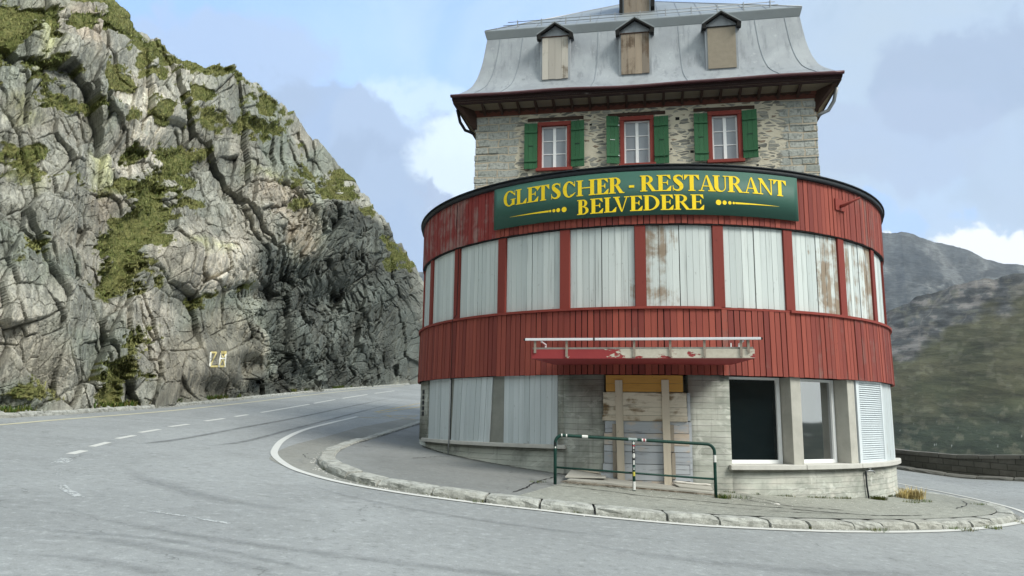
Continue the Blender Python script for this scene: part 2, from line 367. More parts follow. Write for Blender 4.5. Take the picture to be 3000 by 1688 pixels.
def mat_glass(name, c, rough=.03, spec=.5):
    m, t = new_mat(name); P = geo_pos(t)
    finish(t, t.mix(t.noise(P, 1.2, 4), c, [x*1.6 for x in c]), rough, t.noise(P, .9, 2), .02, .02, 0, spec); return m
M_glass = mat_glass('dark_window_glass', (.004, .007, .008))
M_pane = mat_glass('curtained_pane', (.19, .21, .235), .08, .5)
M_mirror = mat_glass('reflecting_window_glass', (.004, .007, .008), .03, .5)
M_mirror.node_tree.nodes['Principled BSDF'].inputs['IOR'].default_value = 4.2

def mat_asphalt(name, c, rel=1., speck=.25, tint=(1, 1, 1), st=((1.1, .22, 1), 52)):
    m, t = new_mat(name); P = geo_pos(t)
    big = t.noise(P, .22, 6, .62, .5); mid = t.noise(t.scaled(P, (.6, .6, .6)), 3, 6, .65); gr = t.noise(P, 55, 3, .7); g2 = t.noise(P, 140, 2, .8)
    rubb = t.noise(t.scaled(P, st[0], rot=(0, 0, R(st[1]))), 1.4, 6, .65, .8)
    c = [x*y for x, y in zip(c, tint)]
    k = t.mix(t.ramp(big, .3, .7), [x*.84 for x in c], [x*1.12 for x in c]); k = t.mix(t.math('MULTIPLY', t.ramp(mid, .5, .75), .35), k, [x*.72 for x in c])
    k = t.mix(t.math('MULTIPLY', t.ramp(rubb, .57, .78), .30*rel), k, [x*.5 for x in c])
    k = t.mix(t.math('MULTIPLY', t.ramp(gr, .58, .72), speck), k, [min(1, x*1.9) for x in c]); k = t.mix(t.math('MULTIPLY', t.ramp(gr, .42, .3), speck), k, [x*.35 for x in c])
    g3 = t.noise(P, 9, 6, .8); k = t.mix(t.math('MULTIPLY', t.ramp(g3, .53, .66), speck*1.3), k, [min(1, x*1.5) for x in c]); k = t.mix(t.math('MULTIPLY', t.ramp(g3, .47, .34), speck*1.3), k, [x*.55 for x in c])
    cr = t('TexVoronoi', {'Vector': t('VectorMath', {0: t('VectorMath', {0: t.noise(P, 1.1, 5, .6, 0, col=True), 'Scale': 1.6}, operation='SCALE').outputs[0], 1: P}, operation='ADD').outputs[0], 'Scale': .16}, feature='DISTANCE_TO_EDGE').outputs[0]
    k = t.mix(t.math('MULTIPLY', t.math('MULTIPLY', t.ramp(cr, .0035, .001), t.ramp(mid, .45, .6)), .5), k, [x*.3 for x in c])
    finish(t, k, t.ramp(mid, .3, .8, .78, .95), t.math('ADD', gr, t.math('MULTIPLY', g2, .6)), .45, .012, 0, .3); return m
M_road = mat_asphalt('road_asphalt', (.258, .270, .270), .75, .45)
M_gutter = mat_asphalt('gutter_asphalt', (.215, .215, .195), .8, .4)
M_pave = mat_asphalt('pavement_asphalt', (.19, .196, .19), 0.4, .35)
M_pave2 = mat_asphalt('rough_pavement', (.25, .255, .225), 1.9, .7, st=((.35, 2.6, 1), 4))
def mat_kerb():
    m, t = new_mat('granite_kerb'); P = geo_pos(t); a = t.noise(P, 7, 6, .7); b = t.noise(P, 45, 3, .7); rnd = attr(t, 'rnd').outputs['Fac']
    c = t.mix(t.ramp(a, .3, .65), (.19, .195, .18), (.44, .45, .42)); c = t.mix(t.math('MULTIPLY', rnd, .5), c, (.30, .29, .25)); c = t.mix(t.math('MULTIPLY', t.ramp(b, .52, .7), .5), c, (.12, .12, .11)); c = t.mix(t.math('MULTIPLY', t.ramp(b, .45, .3), .4), c, (.6, .6, .57))
    finish(t, c, .9, t.math('ADD', a, t.math('MULTIPLY', b, .4)), .8, .03, 0, .2); return m
M_kerb = mat_kerb()
def mat_paint(name, c, thr=.5):
    m, t = new_mat(name); P = geo_pos(t); wr = t.noise(P, 26, 5, .75); w2 = t.noise(P, 2.5, 4, .6)
    s = t.math('ADD', t.math('MULTIPLY', wr, .6), t.math('MULTIPLY', w2, .4))
    k = t.mix(t.noise(P, 8, 4), c, [x*.85 for x in c])
    p = t('BsdfPrincipled', {'Base Color': k, 'Roughness': .7}); tr = t('BsdfTransparent')
    mx = t('MixShader', {0: t.ramp(s, thr-.04, thr+.04), 1: p, 2: tr}); t('OutputMaterial', {0: mx}); return m
M_line = mat_paint('white_road_paint', (.56, .56, .53), .66)
M_line2 = mat_paint('worn_white_road_paint', (.48, .50, .50), .49)
M_line3 = mat_paint('yellowed_edge_paint', (.50, .47, .33), .62)
M_ylw = mat_paint('yellow_road_paint', (.50, .38, .14), .52)
def mat_skid(name, k):
    m, t = new_mat(name); P = geo_pos(t); p = t('BsdfPrincipled', {'Base Color': (.055, .058, .062, 1), 'Roughness': .8}); tr = t('BsdfTransparent')
    e = attr(t, 'rnd').outputs['Fac']; n = t.noise(P, 3.5, 5, .7)
    f = t.math('MULTIPLY', t.math('MULTIPLY', t.ramp(n, .25, .65, .3, 1.), e), k)
    t('OutputMaterial', {0: t('MixShader', {0: f, 1: tr, 2: p})}); return m
M_skid = mat_skid('tyre_rubber_mark', .42); M_skid2 = mat_skid('faint_tyre_mark', .18)
M_ylwpaint = plain('yellow_wall_paint', (.62, .52, .22), .7, var=.15, scale=12); M_whtpaint = plain('white_wall_paint', (.70, .69, .62), .7, var=.12, scale=12)

def mat_rock():
    m, t = new_mat('cliff_rock'); P = geo_pos(t); c = attr(t, 'col').outputs['Color']; g = attr(t, 'grass').outputs['Fac']
    f = t.noise(t.scaled(P, (5, 5, 1.6), rot=(0, R(14), 0)), 1.4, 8, .72, .3); f2 = t.noise(P, 16, 5, .7); f3 = t.noise(t.scaled(P, (3, 3, .5)), 1.3, 6, .7)
    k = t.mix(t.ramp(f, .3, .7), (.62, .62, .62), (1.28, 1.26, 1.22)); k = t.mix(1., c, k, 'MULTIPLY')
    k = t.mix(t.math('MULTIPLY', t.ramp(f3, .55, .72), .4), k, (.11, .115, .10)); k = t.mix(t.math('MULTIPLY', t.ramp(f2, .60, .74), .35), k, t.mix(1., k, (1.7, 1.7, 1.65), 'MULTIPLY'))
    gn = t.noise(P, 3.2, 6, .7); gc = t.mix(t.ramp(gn, .35, .65), (.11, .128, .042), (.22, .215, .085)); gc = t.mix(t.ramp(t.noise(P, 11, 5, .7), .5, .7), gc, (.03, .045, .012))
    k = t.mix(g, k, gc)
    finish(t, k, .95, t.math('ADD', f, t.math('MULTIPLY', f2, .5)), .9, .12, 0, .12); return m
M_rock = mat_rock()
def mat_vcol(name, mul=1., bs=.6, bd=.05, sc=2.):
    m, t = new_mat(name); P = geo_pos(t); c = attr(t, 'col').outputs['Color']; n = t.noise(t.scaled(P, (1, .35, 2.6)), sc, 10, .72)
    k = t.mix(1., c, t.mix(t.ramp(n, .3, .7), (.5, .5, .5), (1.5, 1.5, 1.45)), 'MULTIPLY'); finish(t, k, .95, n, bs, bd, 0, .1); return m
M_hill = mat_vcol('hillside_turf_and_rock', 1., .9, 3., .06)
M_grass = mat_vcol('grass_blades', 1., .0, .01, 3.)
M_parapet = None
def mat_parapet():
    m, t = new_mat('parapet_masonry'); P = geo_pos(t); u = t('SeparateXYZ', {0: P}); 
    q = t('CombineXYZ', {0: t.math('SUBTRACT', u.outputs[1], t.math('MULTIPLY', u.outputs[0], .6)), 1: t.math('ADD', u.outputs[2], t.math('MULTIPLY', u.outputs[0], .07)), 2: 0.}).outputs[0]
    br = t('TexBrick', {'Vector': q, 'Scale': 1., 'Mortar Size': .016, 'Mortar Smooth': .4, 'Brick Width': .5, 'Row Height': .2, 'Color1': (.085, .083, .072, 1), 'Color2': (.115, .11, .097, 1), 'Mortar': (.062, .06, .054, 1)})
    n = t.noise(P, 5, 6, .7); k = t.mix(1., br.outputs[0], t.mix(n, (.6, .6, .6), (1.4, 1.4, 1.35)), 'MULTIPLY')
    finish(t, k, .95, t.math('ADD', n, t.math('MULTIPLY', br.outputs[1], -1)), .7, .03, 0, .15); return m
M_parapet = mat_parapet()

# ------------------------------------------------------------------ ground
PARY = [-60, -10, 0, 10, 17, 21.5, 24.2, 25.6, 27, 31, 40, 60, 200]
def parap_x(y): return np.interp(y, PARY, [90, 48, 38, 30, 24, 20, 17.1, 15.3, 13.9, 13, 11, 8, 0])
xs = np.unique(np.concatenate([np.linspace(-400, -30, 20), np.arange(-30, 40, .5), np.linspace(40, 400, 30)]))
ys = np.unique(np.concatenate([np.linspace(-400, -20, 20), np.arange(-20, 60, .5), np.linspace(60, 500, 40)]))
X, Y = np.meshgrid(xs, ys); over = np.maximum(0, X-parap_x(Y)-.7)
Z = zroad(X, Y)-np.minimum(over*1.1, 90+over*.2)-.25*np.minimum(over, 1)
bY = np.maximum(0, Y-90); Z = Z-bY*.1*np.clip((X+30)/25, 0, 1)
V = np.stack([X, Y, Z], -1).reshape(-1, 3)
idx = np.arange(len(ys)*len(xs)).reshape(len(ys), len(xs)); qd = np.stack([idx[:-1, :-1], idx[:-1, 1:], idx[1:, 1:], idx[1:, :-1]], -1).reshape(-1, 4)
turf = over.ravel()[qd].max(1) > .6
tag(raw_mesh('road', V, qd[~turf], M_road), kind='structure')
M_valley = plain('valley_turf', (.06, .07, .035), .95, var=.4, scale=.01)
tag(raw_mesh('slope', V, qd[turf], M_valley), kind='structure')
vg = MB(); n = 64
for k in range(n):
    a, b = 2*math.pi*k/n, 2*math.pi*(k+1)/n
    vg.poly([(0, 0, -170), (3200*math.cos(a), 3200*math.sin(a), -170), (3200*math.cos(b), 3200*math.sin(b), -170)])
tag(vg.build('valley_floor', M_valley), kind='structure')

def strip(name, line, width, mat, dz=.004, taper=None, feather=False, zf=zroad, n=5, wear=None):
    """flat strip lying on the ground along a line"""
    L = smooth_line(line, n) if len(line) > 2 else [np.array(p, float) for p in np.linspace(line[0], line[1], 12)]
    b = MB(); L = np.array(L); T = np.gradient(L, axis=0); T /= np.linalg.norm(T, axis=1)[:, None]; Nn = np.stack([-T[:, 1], T[:, 0]], 1); m = len(L)
    offs = [(-.5, 0), (-.25, 1), (.25, 1), (.5, 0)] if feather else [(-.5, 1), (.5, 1)]
    rows = []
    for k in range(m):
        f = 1. if taper is None else min(1, (k+.3)/(m*taper), (m-1-k+.3)/(m*taper))
        wd_ = width[min(k, len(width)-1)] if isinstance(width, list) else width
        rows.append([(*(L[k]+Nn[k]*o*wd_*(f if taper else 1)), e*f) for o, e in offs])
    for k in range(m-1):
        for j in range(len(offs)-1):
            q = [rows[k][j], rows[k][j+1], rows[k+1][j+1], rows[k+1][j]]
            e = sum(p[2] for p in q)/4
            b.poly([(p[0], p[1], float(zf(p[0], p[1]))+dz) for p in q][::-1], e if feather else 0.)
    o = b.build(name, mat); tag(o, kind='structure'); return o
white = [(-5.75, 34), (-5.8, 28.8), (-5.81, 24.25), (-5.67, 20.93), (-5.26, 17.83), (-4.76, 15.58), (-4.34, 14.23), (-3.69, 12.9), (-3.15, 12.18), (-2.47, 11.57), (-1.63, 11.17), (-.93, 11.0), (-.3, 10.88), (.46, 10.78), (1.2, 10.68), (2.39, 10.69), (3.35, 10.88), (4.4, 11.19), (5.09, 11.47), (6.13, 11.98), (7.42, 12.78), (8.69, 13.74), (9.75, 14.72), (10.6, 15.8), (11.1, 17.2), (11.1, 19), (10.6, 21.5), (10.1, 25)]
white = [(x, y-.11*min(1, max(0, (x+2.2)/1.5))*min(1, max(0, (9.2-x)/2))) for x, y in white[1:]]
strip('edge_line', white, .135, M_line, .010)
far_line = [(-10.25, 4), (-10.28, 12), (-10.29, 15.4), (-10.43, 17.4), (-10.55, 20.9), (-10.7, 25.5), (-10.85, 31), (-11.2, 42), (-11.4, 56), (-11.3, 80)]
strip('edge_line', far_line, .12, M_line3)
dashes = [((-6.42, 10.94), (-6.63, 11.56), .2), ((-6.89, 12.04), (-6.99, 12.61), .14), ((-7.21, 13.22), (-7.38, 14.08), .12), ((-7.6, 14.81), (-7.71, 15.7), .12), ((-7.93, 16.37), (-8.04, 17.52), .12), ((-8.22, 18.43), (-8.27, 19.62), .12), ((-8.45, 21.12), (-8.52, 22.7), .12), ((-8.6, 23.8), (-8.66, 25.1), .12), ((-8.72, 26.6), (-9.0, 34), .12), ((-9.05, 35), (-9.25, 40), .12), ((-9.3, 42), (-9.45, 50), .12), ((-9.5, 53), (-9.5, 62), .12)]
for i, (a, b, wd_) in enumerate(dashes): strip('centre_line_dash', [a, b], wd_, M_line2 if i < 1 else M_line)
strip('centre_line_dash', [(-6.09, 10.41), (-5.81, 9.92)], .12, M_line2)
strip('centre_line_dash', [(-5.42, 9.31), (-5.12, 8.97), (-4.83, 8.68), (-4.74, 8.66)], .11, M_line2)
strip('centre_line_dash', [(-3.81, 8.21), (-3.42, 8.12), (-2.83, 7.94)], .07, M_line2)
for L in ([(-5.80, 32.5), (-5.0, 50)], [(-5.6, 32), (-4.6, 42)], [(-5.16, 30.4), (-4.0, 33)], [(-5.04, 31.2), (-4.57, 30.2), (-3.95, 32)], [(-5.75, 28.6), (-3.8, 30.2)]): strip('yellow_bay_marking', L, .10, M_ylw, .008)
strip('tyre_mark', [(-7.06, 14.35), (-6.84, 14.55), (-6.80, 16.37), (-7.02, 20.2), (-7.2, 26.2), (-7.4, 36), (-7.6, 60)], .17, M_skid, .009, .18, True)
strip('tyre_mark', [(-5.94, 14.85), (-5.73, 15.83), (-5.75, 17.48), (-6.0, 21.2), (-6.2, 26.49), (-6.3, 33), (-6.4, 50)], .16, M_skid, .009, .18, True)
for L, ww in (([(-4.25, 6.54), (-3.92, 6.71), (-3.51, 6.79), (-3.0, 6.66), (-2.51, 6.53), (-2.16, 6.36), (-1.82, 6.17), (-1, 5.6)], .22), ([(-3.91, 6.04), (-3.42, 6.12), (-2.97, 6.04), (-2.57, 5.89), (-1.9, 5.5)], .2), ([(-4.6, 6.9), (-4.1, 6.95), (-3.2, 6.98), (-2.5, 6.8), (-1.6, 6.4), (-.6, 5.9)], .14), ([(-5.9, 11.6), (-5.03, 10.44), (-4.3, 9.86), (-3.65, 9.35), (-2.94, 9.09), (-1.8, 8.8)], .4), ([(-3.0, 11.2), (-2.2, 10.4), (-1.0, 9.7), (.8, 9.2), (3, 9.4)], .15), ([(.6, 8.6), (2, 8.2), (3.6, 8.3), (5.4, 9.1)], .35), ([(-5, 8.2), (-3.5, 7.4), (-1.5, 7.0), (.5, 6.9), (3, 7.6)], .2), ([(6, 9.6), (8, 10.9), (10, 12.6), (12, 15)], .3)):
    strip('tyre_mark', L, ww, M_skid2, .010, .3, True)

# pavement of the hairpin tip, with its granite kerb
kout = [(-3.1, 34), (-3.28, 30.6), (-3.45, 26.5), (-3.61, 22.48), (-3.70, 19.08), (-3.78, 17.13), (-3.73, 15.68), (-3.63, 14.72), (-3.48, 13.94), (-3.27, 13.29), (-3.02, 12.76), (-2.57, 12.05), (-2.07, 11.6), (-1.5, 11.32), (-.99, 11.08), (-.47, 10.93), (.14, 10.82), (.82, 10.72), (1.66, 10.71), (2.4, 10.75), (3.16, 10.86), (3.8, 11.06), (4.34, 11.25), (5.41, 11.71), (6.8, 12.44), (7.69, 13.04), (8.78, 13.87), (9.5, 14.62), (9.95, 15.3), (10.29, 16.06), (10.35, 16.8), (10.18, 17.5), (9.75, 18.3), (9.35, 19.6), (9.1, 22), (9.0, 26)]
KO = np.array(smooth_line(kout, 8)); T = np.gradient(KO, axis=0); T /= np.linalg.norm(T, axis=1)[:, None]; NI = np.stack([-T[:, 1], T[:, 0]], 1)
KI = KO+NI*.30
pv = MB(); ring = [(p[0], p[1]) for p in KI]
cx, cy = 2.6, 20.
rad = [1, .9, .8, .7, .55, .35, 0]
for k in range(len(ring)-1):
    a, b = ring[k], ring[k+1]
    for r0, r1 in zip(rad[:-1], rad[1:]):
        q = [(cx+(a[0]-cx)*r0, cy+(a[1]-cy)*r0), (cx+(b[0]-cx)*r0, cy+(b[1]-cy)*r0), (cx+(b[0]-cx)*r1, cy+(b[1]-cy)*r1), (cx+(a[0]-cx)*r1, cy+(a[1]-cy)*r1)]
        if r1 == 0: q = q[:3]
        pv.poly([(x, y, float(zpave(x, y))) for x, y in q])
tag(pv.build('pavement', M_pave), kind='structure')
gm2 = MB(); gk = range(8, len(KO)-30)
def gw(p): return float(np.interp(p[1], [10.6, 11.3, 12.5, 14, 24, 30], [.13, .2, .42, .85, 1.2, .9])) if p[0] < 2 else .13
for k in gk[:-1]:
    q = []
    for kk in (k, k+1):
        o, n_, w_ = KO[kk], NI[kk], gw(KO[kk]); q += [[(o+n_*.05), (o-n_*w_*.5), (o-n_*w_)]]
    for c_ in (0, 1): gm2.poly([(p[0], p[1], float(zroad(*p))+.004) for p in (q[0][c_], q[1][c_], q[1][c_+1], q[0][c_+1])])
for f in range(len(gm2.f)):
    P_ = [Vector(gm2.v[i_]) for i_ in gm2.f[f]]
    if (P_[1]-P_[0]).cross(P_[2]-P_[1]).z < 0: gm2.f[f] = gm2.f[f][::-1]
tag(gm2.build('gutter', M_gutter), kind='structure')
# rougher, browner surfacing on the right part of the pavement
rp = MB(); edge_i = [k for k in range(len(KI)) if KI[k][0] > .1 and KI[k][1] < 18]
def inner_pt(p):
    d = Vector((p[0], p[1], 0))-CC; d.normalize(); q = CC+d*5.7; return (q.x, q.y)
for k0, k1 in zip(edge_i[:-1], edge_i[1:]):
    a, b = KI[k0], KI[k1]; ia, ib = inner_pt(a), inner_pt(b)
    for s0 in range(4):
        f0, f1 = s0/4, (s0+1)/4
        q = [(a[0]+(ia[0]-a[0])*f0, a[1]+(ia[1]-a[1])*f0), (b[0]+(ib[0]-b[0])*f0, b[1]+(ib[1]-b[1])*f0), (b[0]+(ib[0]-b[0])*f1, b[1]+(ib[1]-b[1])*f1), (a[0]+(ia[0]-a[0])*f1, a[1]+(ia[1]-a[1])*f1)]
        rp.poly([(x, y, float(zpave(x, y))+.006) for x, y in q])
tag(rp.build('rough_pavement', M_pave2), kind='structure')
def crack(line, wd_, seed):
    r = random.Random(seed); L = smooth_line(line, 10) if len(line) > 2 else [np.array(line[0])+(np.array(line[1])-np.array(line[0]))*t for t in np.linspace(0, 1, 14)]
    L = [p+np.array([r.uniform(-.02, .02), r.uniform(-.02, .02)]) for p in L]
    strip('pavement_crack', L, [wd_*r.uniform(.3, 1.4) for _ in range(200)], M_black, .011, zf=zpave, n=1)
crack([(-1.96, 15.04), (-1.6, 15.7), (-1.29, 16.2)], .02, 1); crack([(.05, 11.46), (.3, 12.3), (.39, 12.83), (.8, 14.01)], .025, 2)
crack([(.39, 12.83), (1.2, 12.75), (2.2, 12.45), (3.42, 12.42), (4.36, 12.5), (5.05, 12.49), (5.96, 12.65), (7, 13.2)], .035, 3); crack([(2.9, 12.0), (4.2, 12.05), (5.6, 12.6)], .02, 4)
crack([(3.7, 13.4), (4.6, 12.9), (5.6, 12.95)], .03, 5); crack([(4.1, 14.0), (4.6, 13.2)], .02, 6); crack([(8.6, 14.9), (9.4, 15.9), (9.7, 16.6)], .03, 9)

crack([tuple(DP(p, 5.87, 0)[:2]) for p in np.linspace(-64, -9, 14)], .035, 12); crack([(-3.5, 14.6), (-3.75, 14.1), (-3.55, 13.5), (-3.1, 13.2)], .02, 14)  # first run: wall foot joint, its black also painted as contact shadow
def kerb_run(name, O, I, h, seg, seed, mat=M_kerb, zf=zroad, hf=None):
    r = random.Random(seed); b = MB(); k = 0; m = len(O)
    d = np.concatenate([[0], np.cumsum(np.linalg.norm(np.diff(O, axis=0), axis=1))]); pos = 0
    def at(P, s): return np.array([np.interp(s, d, P[:, 0]), np.interp(s, d, P[:, 1])])
    while pos < d[-1]-.3:
        ln = min(seg*r.uniform(.7, 1.25), d[-1]-pos); s0, s1 = pos+.018, pos+ln-.018; rr = r.random(); hh = (h if hf is None else h*hf(s0))+r.uniform(-.008, .008); nn = 5; prof = []
        ox = r.uniform(-.012, .012)
        for j in range(nn+1):
            s = s0+(s1-s0)*j/nn; o = at(O, s); i = at(I, s); v = i-o; v /= np.linalg.norm(v); o = o+v*ox
            z0 = float(zf(*o)); e = .026 if j in (0, nn) else 0.; jj = lambda: r.uniform(-.016, .016)
            pts = [(o-v*.012, z0-.05), (o-v*(.004+jj()), z0+hh*.45+jj()), (o+v*(.008+e+jj()), z0+hh-.03+jj()*.6), (o+v*(.04+e), z0+hh-e*.6+jj()*.4), (i-v*.02, z0+hh+.006-e*.4), (i, z0+hh-.03)]
            prof.append([(p[0], p[1], z) for p, z in pts])
        for j in range(nn):
            for c_ in range(5): b.poly([prof[j][c_], prof[j][c_+1], prof[j+1][c_+1], prof[j+1][c_]][::-1], rr, 0, False)
        b.poly(prof[0], rr); b.poly(prof[-1][::-1], rr); pos += ln
    o = b.build(name, mat); tag(o, kind='structure'); return o
kerb_run('kerb', KO, KO+NI*.31, .115, .85, 3)
# far kerb at the foot of the cliff
fk = np.array(smooth_line([(-11.25, -14), (-11.2, 0), (-11.2, 10), (-11.2, 16.8), (-11.2, 19.6), (-11.3, 23.7), (-11.5, 30.5), (-11.9, 41), (-12.1, 56), (-12.0, 90)], 10))
kerb_run('kerb', fk, fk-np.array([.16, 0]), .11, 1.1, 5)

# ------------------------------------------------------------------ cliff on the left of the road
GRASS = [[(0.23,10.31),(0.61,10.3),(0.9,9.72),(0.78,9.39),(0.54,9.55),(0.38,9.98)],[(0.85,8.75),(1.2,8.33),(1.6,8.24),(2.09,8.17),(2.89,7.96),(2.83,7.66),(2.27,7.58),(1.85,7.73),(1.34,7.7),(0.83,8.23)],[(2.4,9.17),(2.92,9.41),(3.58,9.32),(3.21,9.08),(2.85,8.79),(2.84,8.44),(2.52,8.37)],[(4.06,9.99),(4.71,9.83),(5.84,9.8),(6.68,9.52),(7.29,9.19),(7.73,8.61),(6.71,9.05),(6.13,9.0),(5.82,9.42),(5.26,9.27),(4.8,9.28),(4.34,9.28),(4.02,9.32)],[(5.91,8.81),(6.75,8.42),(7.45,8.36),(7.77,7.97),(8.23,7.71),(8.04,7.63),(7.47,7.99),(6.9,7.7),(6.44,8.0),(5.97,8.03),(6.04,8.31)],[(4.53,7.59),(5.63,7.52),(5.44,7.03),(4.93,6.5),(4.59,6.3),(5.52,5.89),(5.63,5.7),(4.65,5.62),(4.68,5.19),(4.52,4.55),(4.32,4.29),(3.28,4.17),(3.21,4.95),(3.53,5.57),(3.53,6.0),(4.06,6.32),(4.38,6.67)],[(3.05,4.52),(3.46,5.42),(4.35,5.54),(4.73,5.2),(4.23,4.33),(4.14,3.94),(4.49,3.36),(4.12,3.19),(3.7,2.79),(3.2,2.88),(2.95,3.81)],[(3.44,2.05),(3.93,2.12),(4.08,1.77),(3.92,1.31),(4.41,0.88),(4.06,0.6),(4.2,-0.01),(3.17,-0.07),(3.37,0.67),(3.25,1.15),(3.51,1.29)],[(0.8,3.99),(1.52,4.16),(1.9,3.78),(1.83,3.66),(1.03,3.59)],[(1.39,0.52),(1.75,0.87),(2.27,0.47),(2.42,0.17),(1.93,0.25),(1.58,0.12)],[(5.3,3.05),(5.95,3.29),(6.53,3.53),(6.84,3.65),(6.76,3.44),(6.1,3.11),(5.58,2.83)],[(7.2,6.85),(7.82,7.03),(8.83,6.97),(9.61,6.62),(9.78,6.36),(9.06,6.36),(8.94,6.77),(8.05,6.63),(7.8,6.61)],[(1.34,5.9),(2.22,6.01),(2.28,5.84),(1.55,5.71)],[(3.13,7.23),(3.65,7.08),(3.96,6.94),(3.27,6.63)],[(4.23,2.0),(4.56,2.07),(4.56,1.57),(4.29,1.73)],[(10.49,5.36),(10.92,5.02),(11.77,4.22),(11.14,4.45),(10.7,4.07)],[(0.37,8.01),(0.59,7.98),(0.58,7.74),(0.4,7.69)],[(4.85,8.56),(5.79,8.53),(5.97,8.03),(5.36,7.99),(4.46,8.39)],[(-3,9),(-1.5,9.4),(-1,8.4),(-2.4,7.9)],[(-4,5),(-2,5.6),(-1.6,4.6),(-3.6,4.1)]]
DARK = [[(6.76,4.83),(7.99,4.27),(8.7,4.73),(8.72,6.18),(10.42,5.73),(11.13,4.87),(11.41,4.1),(11.83,2.58),(11.88,0.88),(8.93,0.58),(6.85,0.35),(6.48,0.39),(7.26,0.97),(7.72,0.98),(7.41,2.9),(7.08,3.61)]]
TAN = [[(6.59,6.57),(7.96,6.47),(8.56,5.43),(8.67,4.42),(8.5,3.9),(7.99,4.27),(7.54,5.35),(6.63,5.97)],[(1.54,10.46),(1.94,10.89),(2.3,10.7),(2.57,9.57),(2.19,9.22),(1.83,9.51)],[(2.55,5.46),(3.09,5.78),(3.54,5.47),(3.21,4.49),(2.72,4.56)]]
BROWN = [[(5.27,2.3),(6.13,2.73),(7.16,2.4),(7.66,0.46),(4.68,0.17),(4.79,1.9)]]
PALE = [[(3.21,2.79),(4.43,3.08),(4.89,2.65),(4.58,1.34),(4.04,1.77),(3.43,2.18)],[(2.8,8.93),(3.9,9.24),(4.41,8.48),(4.54,7.49),(4.42,6.72),(3.48,6.09),(2.73,6.2),(2.92,7.68)],[(4.11,4.32),(4.94,4.74),(6.52,4.95),(7.08,3.61),(5.73,3.27),(4.63,3.28)]]
LICHEN = [[(4.97,4.41),(5.53,4.59),(6.32,4.49),(5.87,4.3),(5.11,4.28)],[(0.87,9.61),(1.12,9.5),(1.38,9.24),(1.06,8.57)],[(0.5,7.77),(0.82,7.94),(1.27,7.31),(0.95,7.05)],[(2.59,6.74),(2.94,6.52),(3.09,5.78),(2.75,5.92)],[(6.58,6.78),(7.95,6.52),(7.36,6.56)],[(0.62,6.7),(0.99,6.33),(1.58,5.44),(1.2,5.74)]]
BUMPS = [(2.05,2.54,1.9,3.2,0,0.035),(2.24,8.52,1.2,2.0,0,0.02),(3.36,3.55,0.9,3.4,12,-0.035),(5.03,6.91,1.3,1.2,0,-0.03),(5.53,4.04,1.6,0.75,0,0.045),(5.47,1.41,1.9,1.5,0,0.02),(7.94,5.54,1.1,1.3,0,0.03),(7.77,3.63,0.9,0.4,20,-0.02),(9.64,5.06,0.8,1.4,0,0.02),(9.04,3.21,0.9,0.35,25,-0.025),(10.48,2.07,0.9,1.3,0,0.015),(6.9,1.24,0.35,0.3,0,-0.04),(7.63,1.4,0.25,1.0,-8,-0.03),(4.23,7.97,1.4,0.6,10,0.02)]
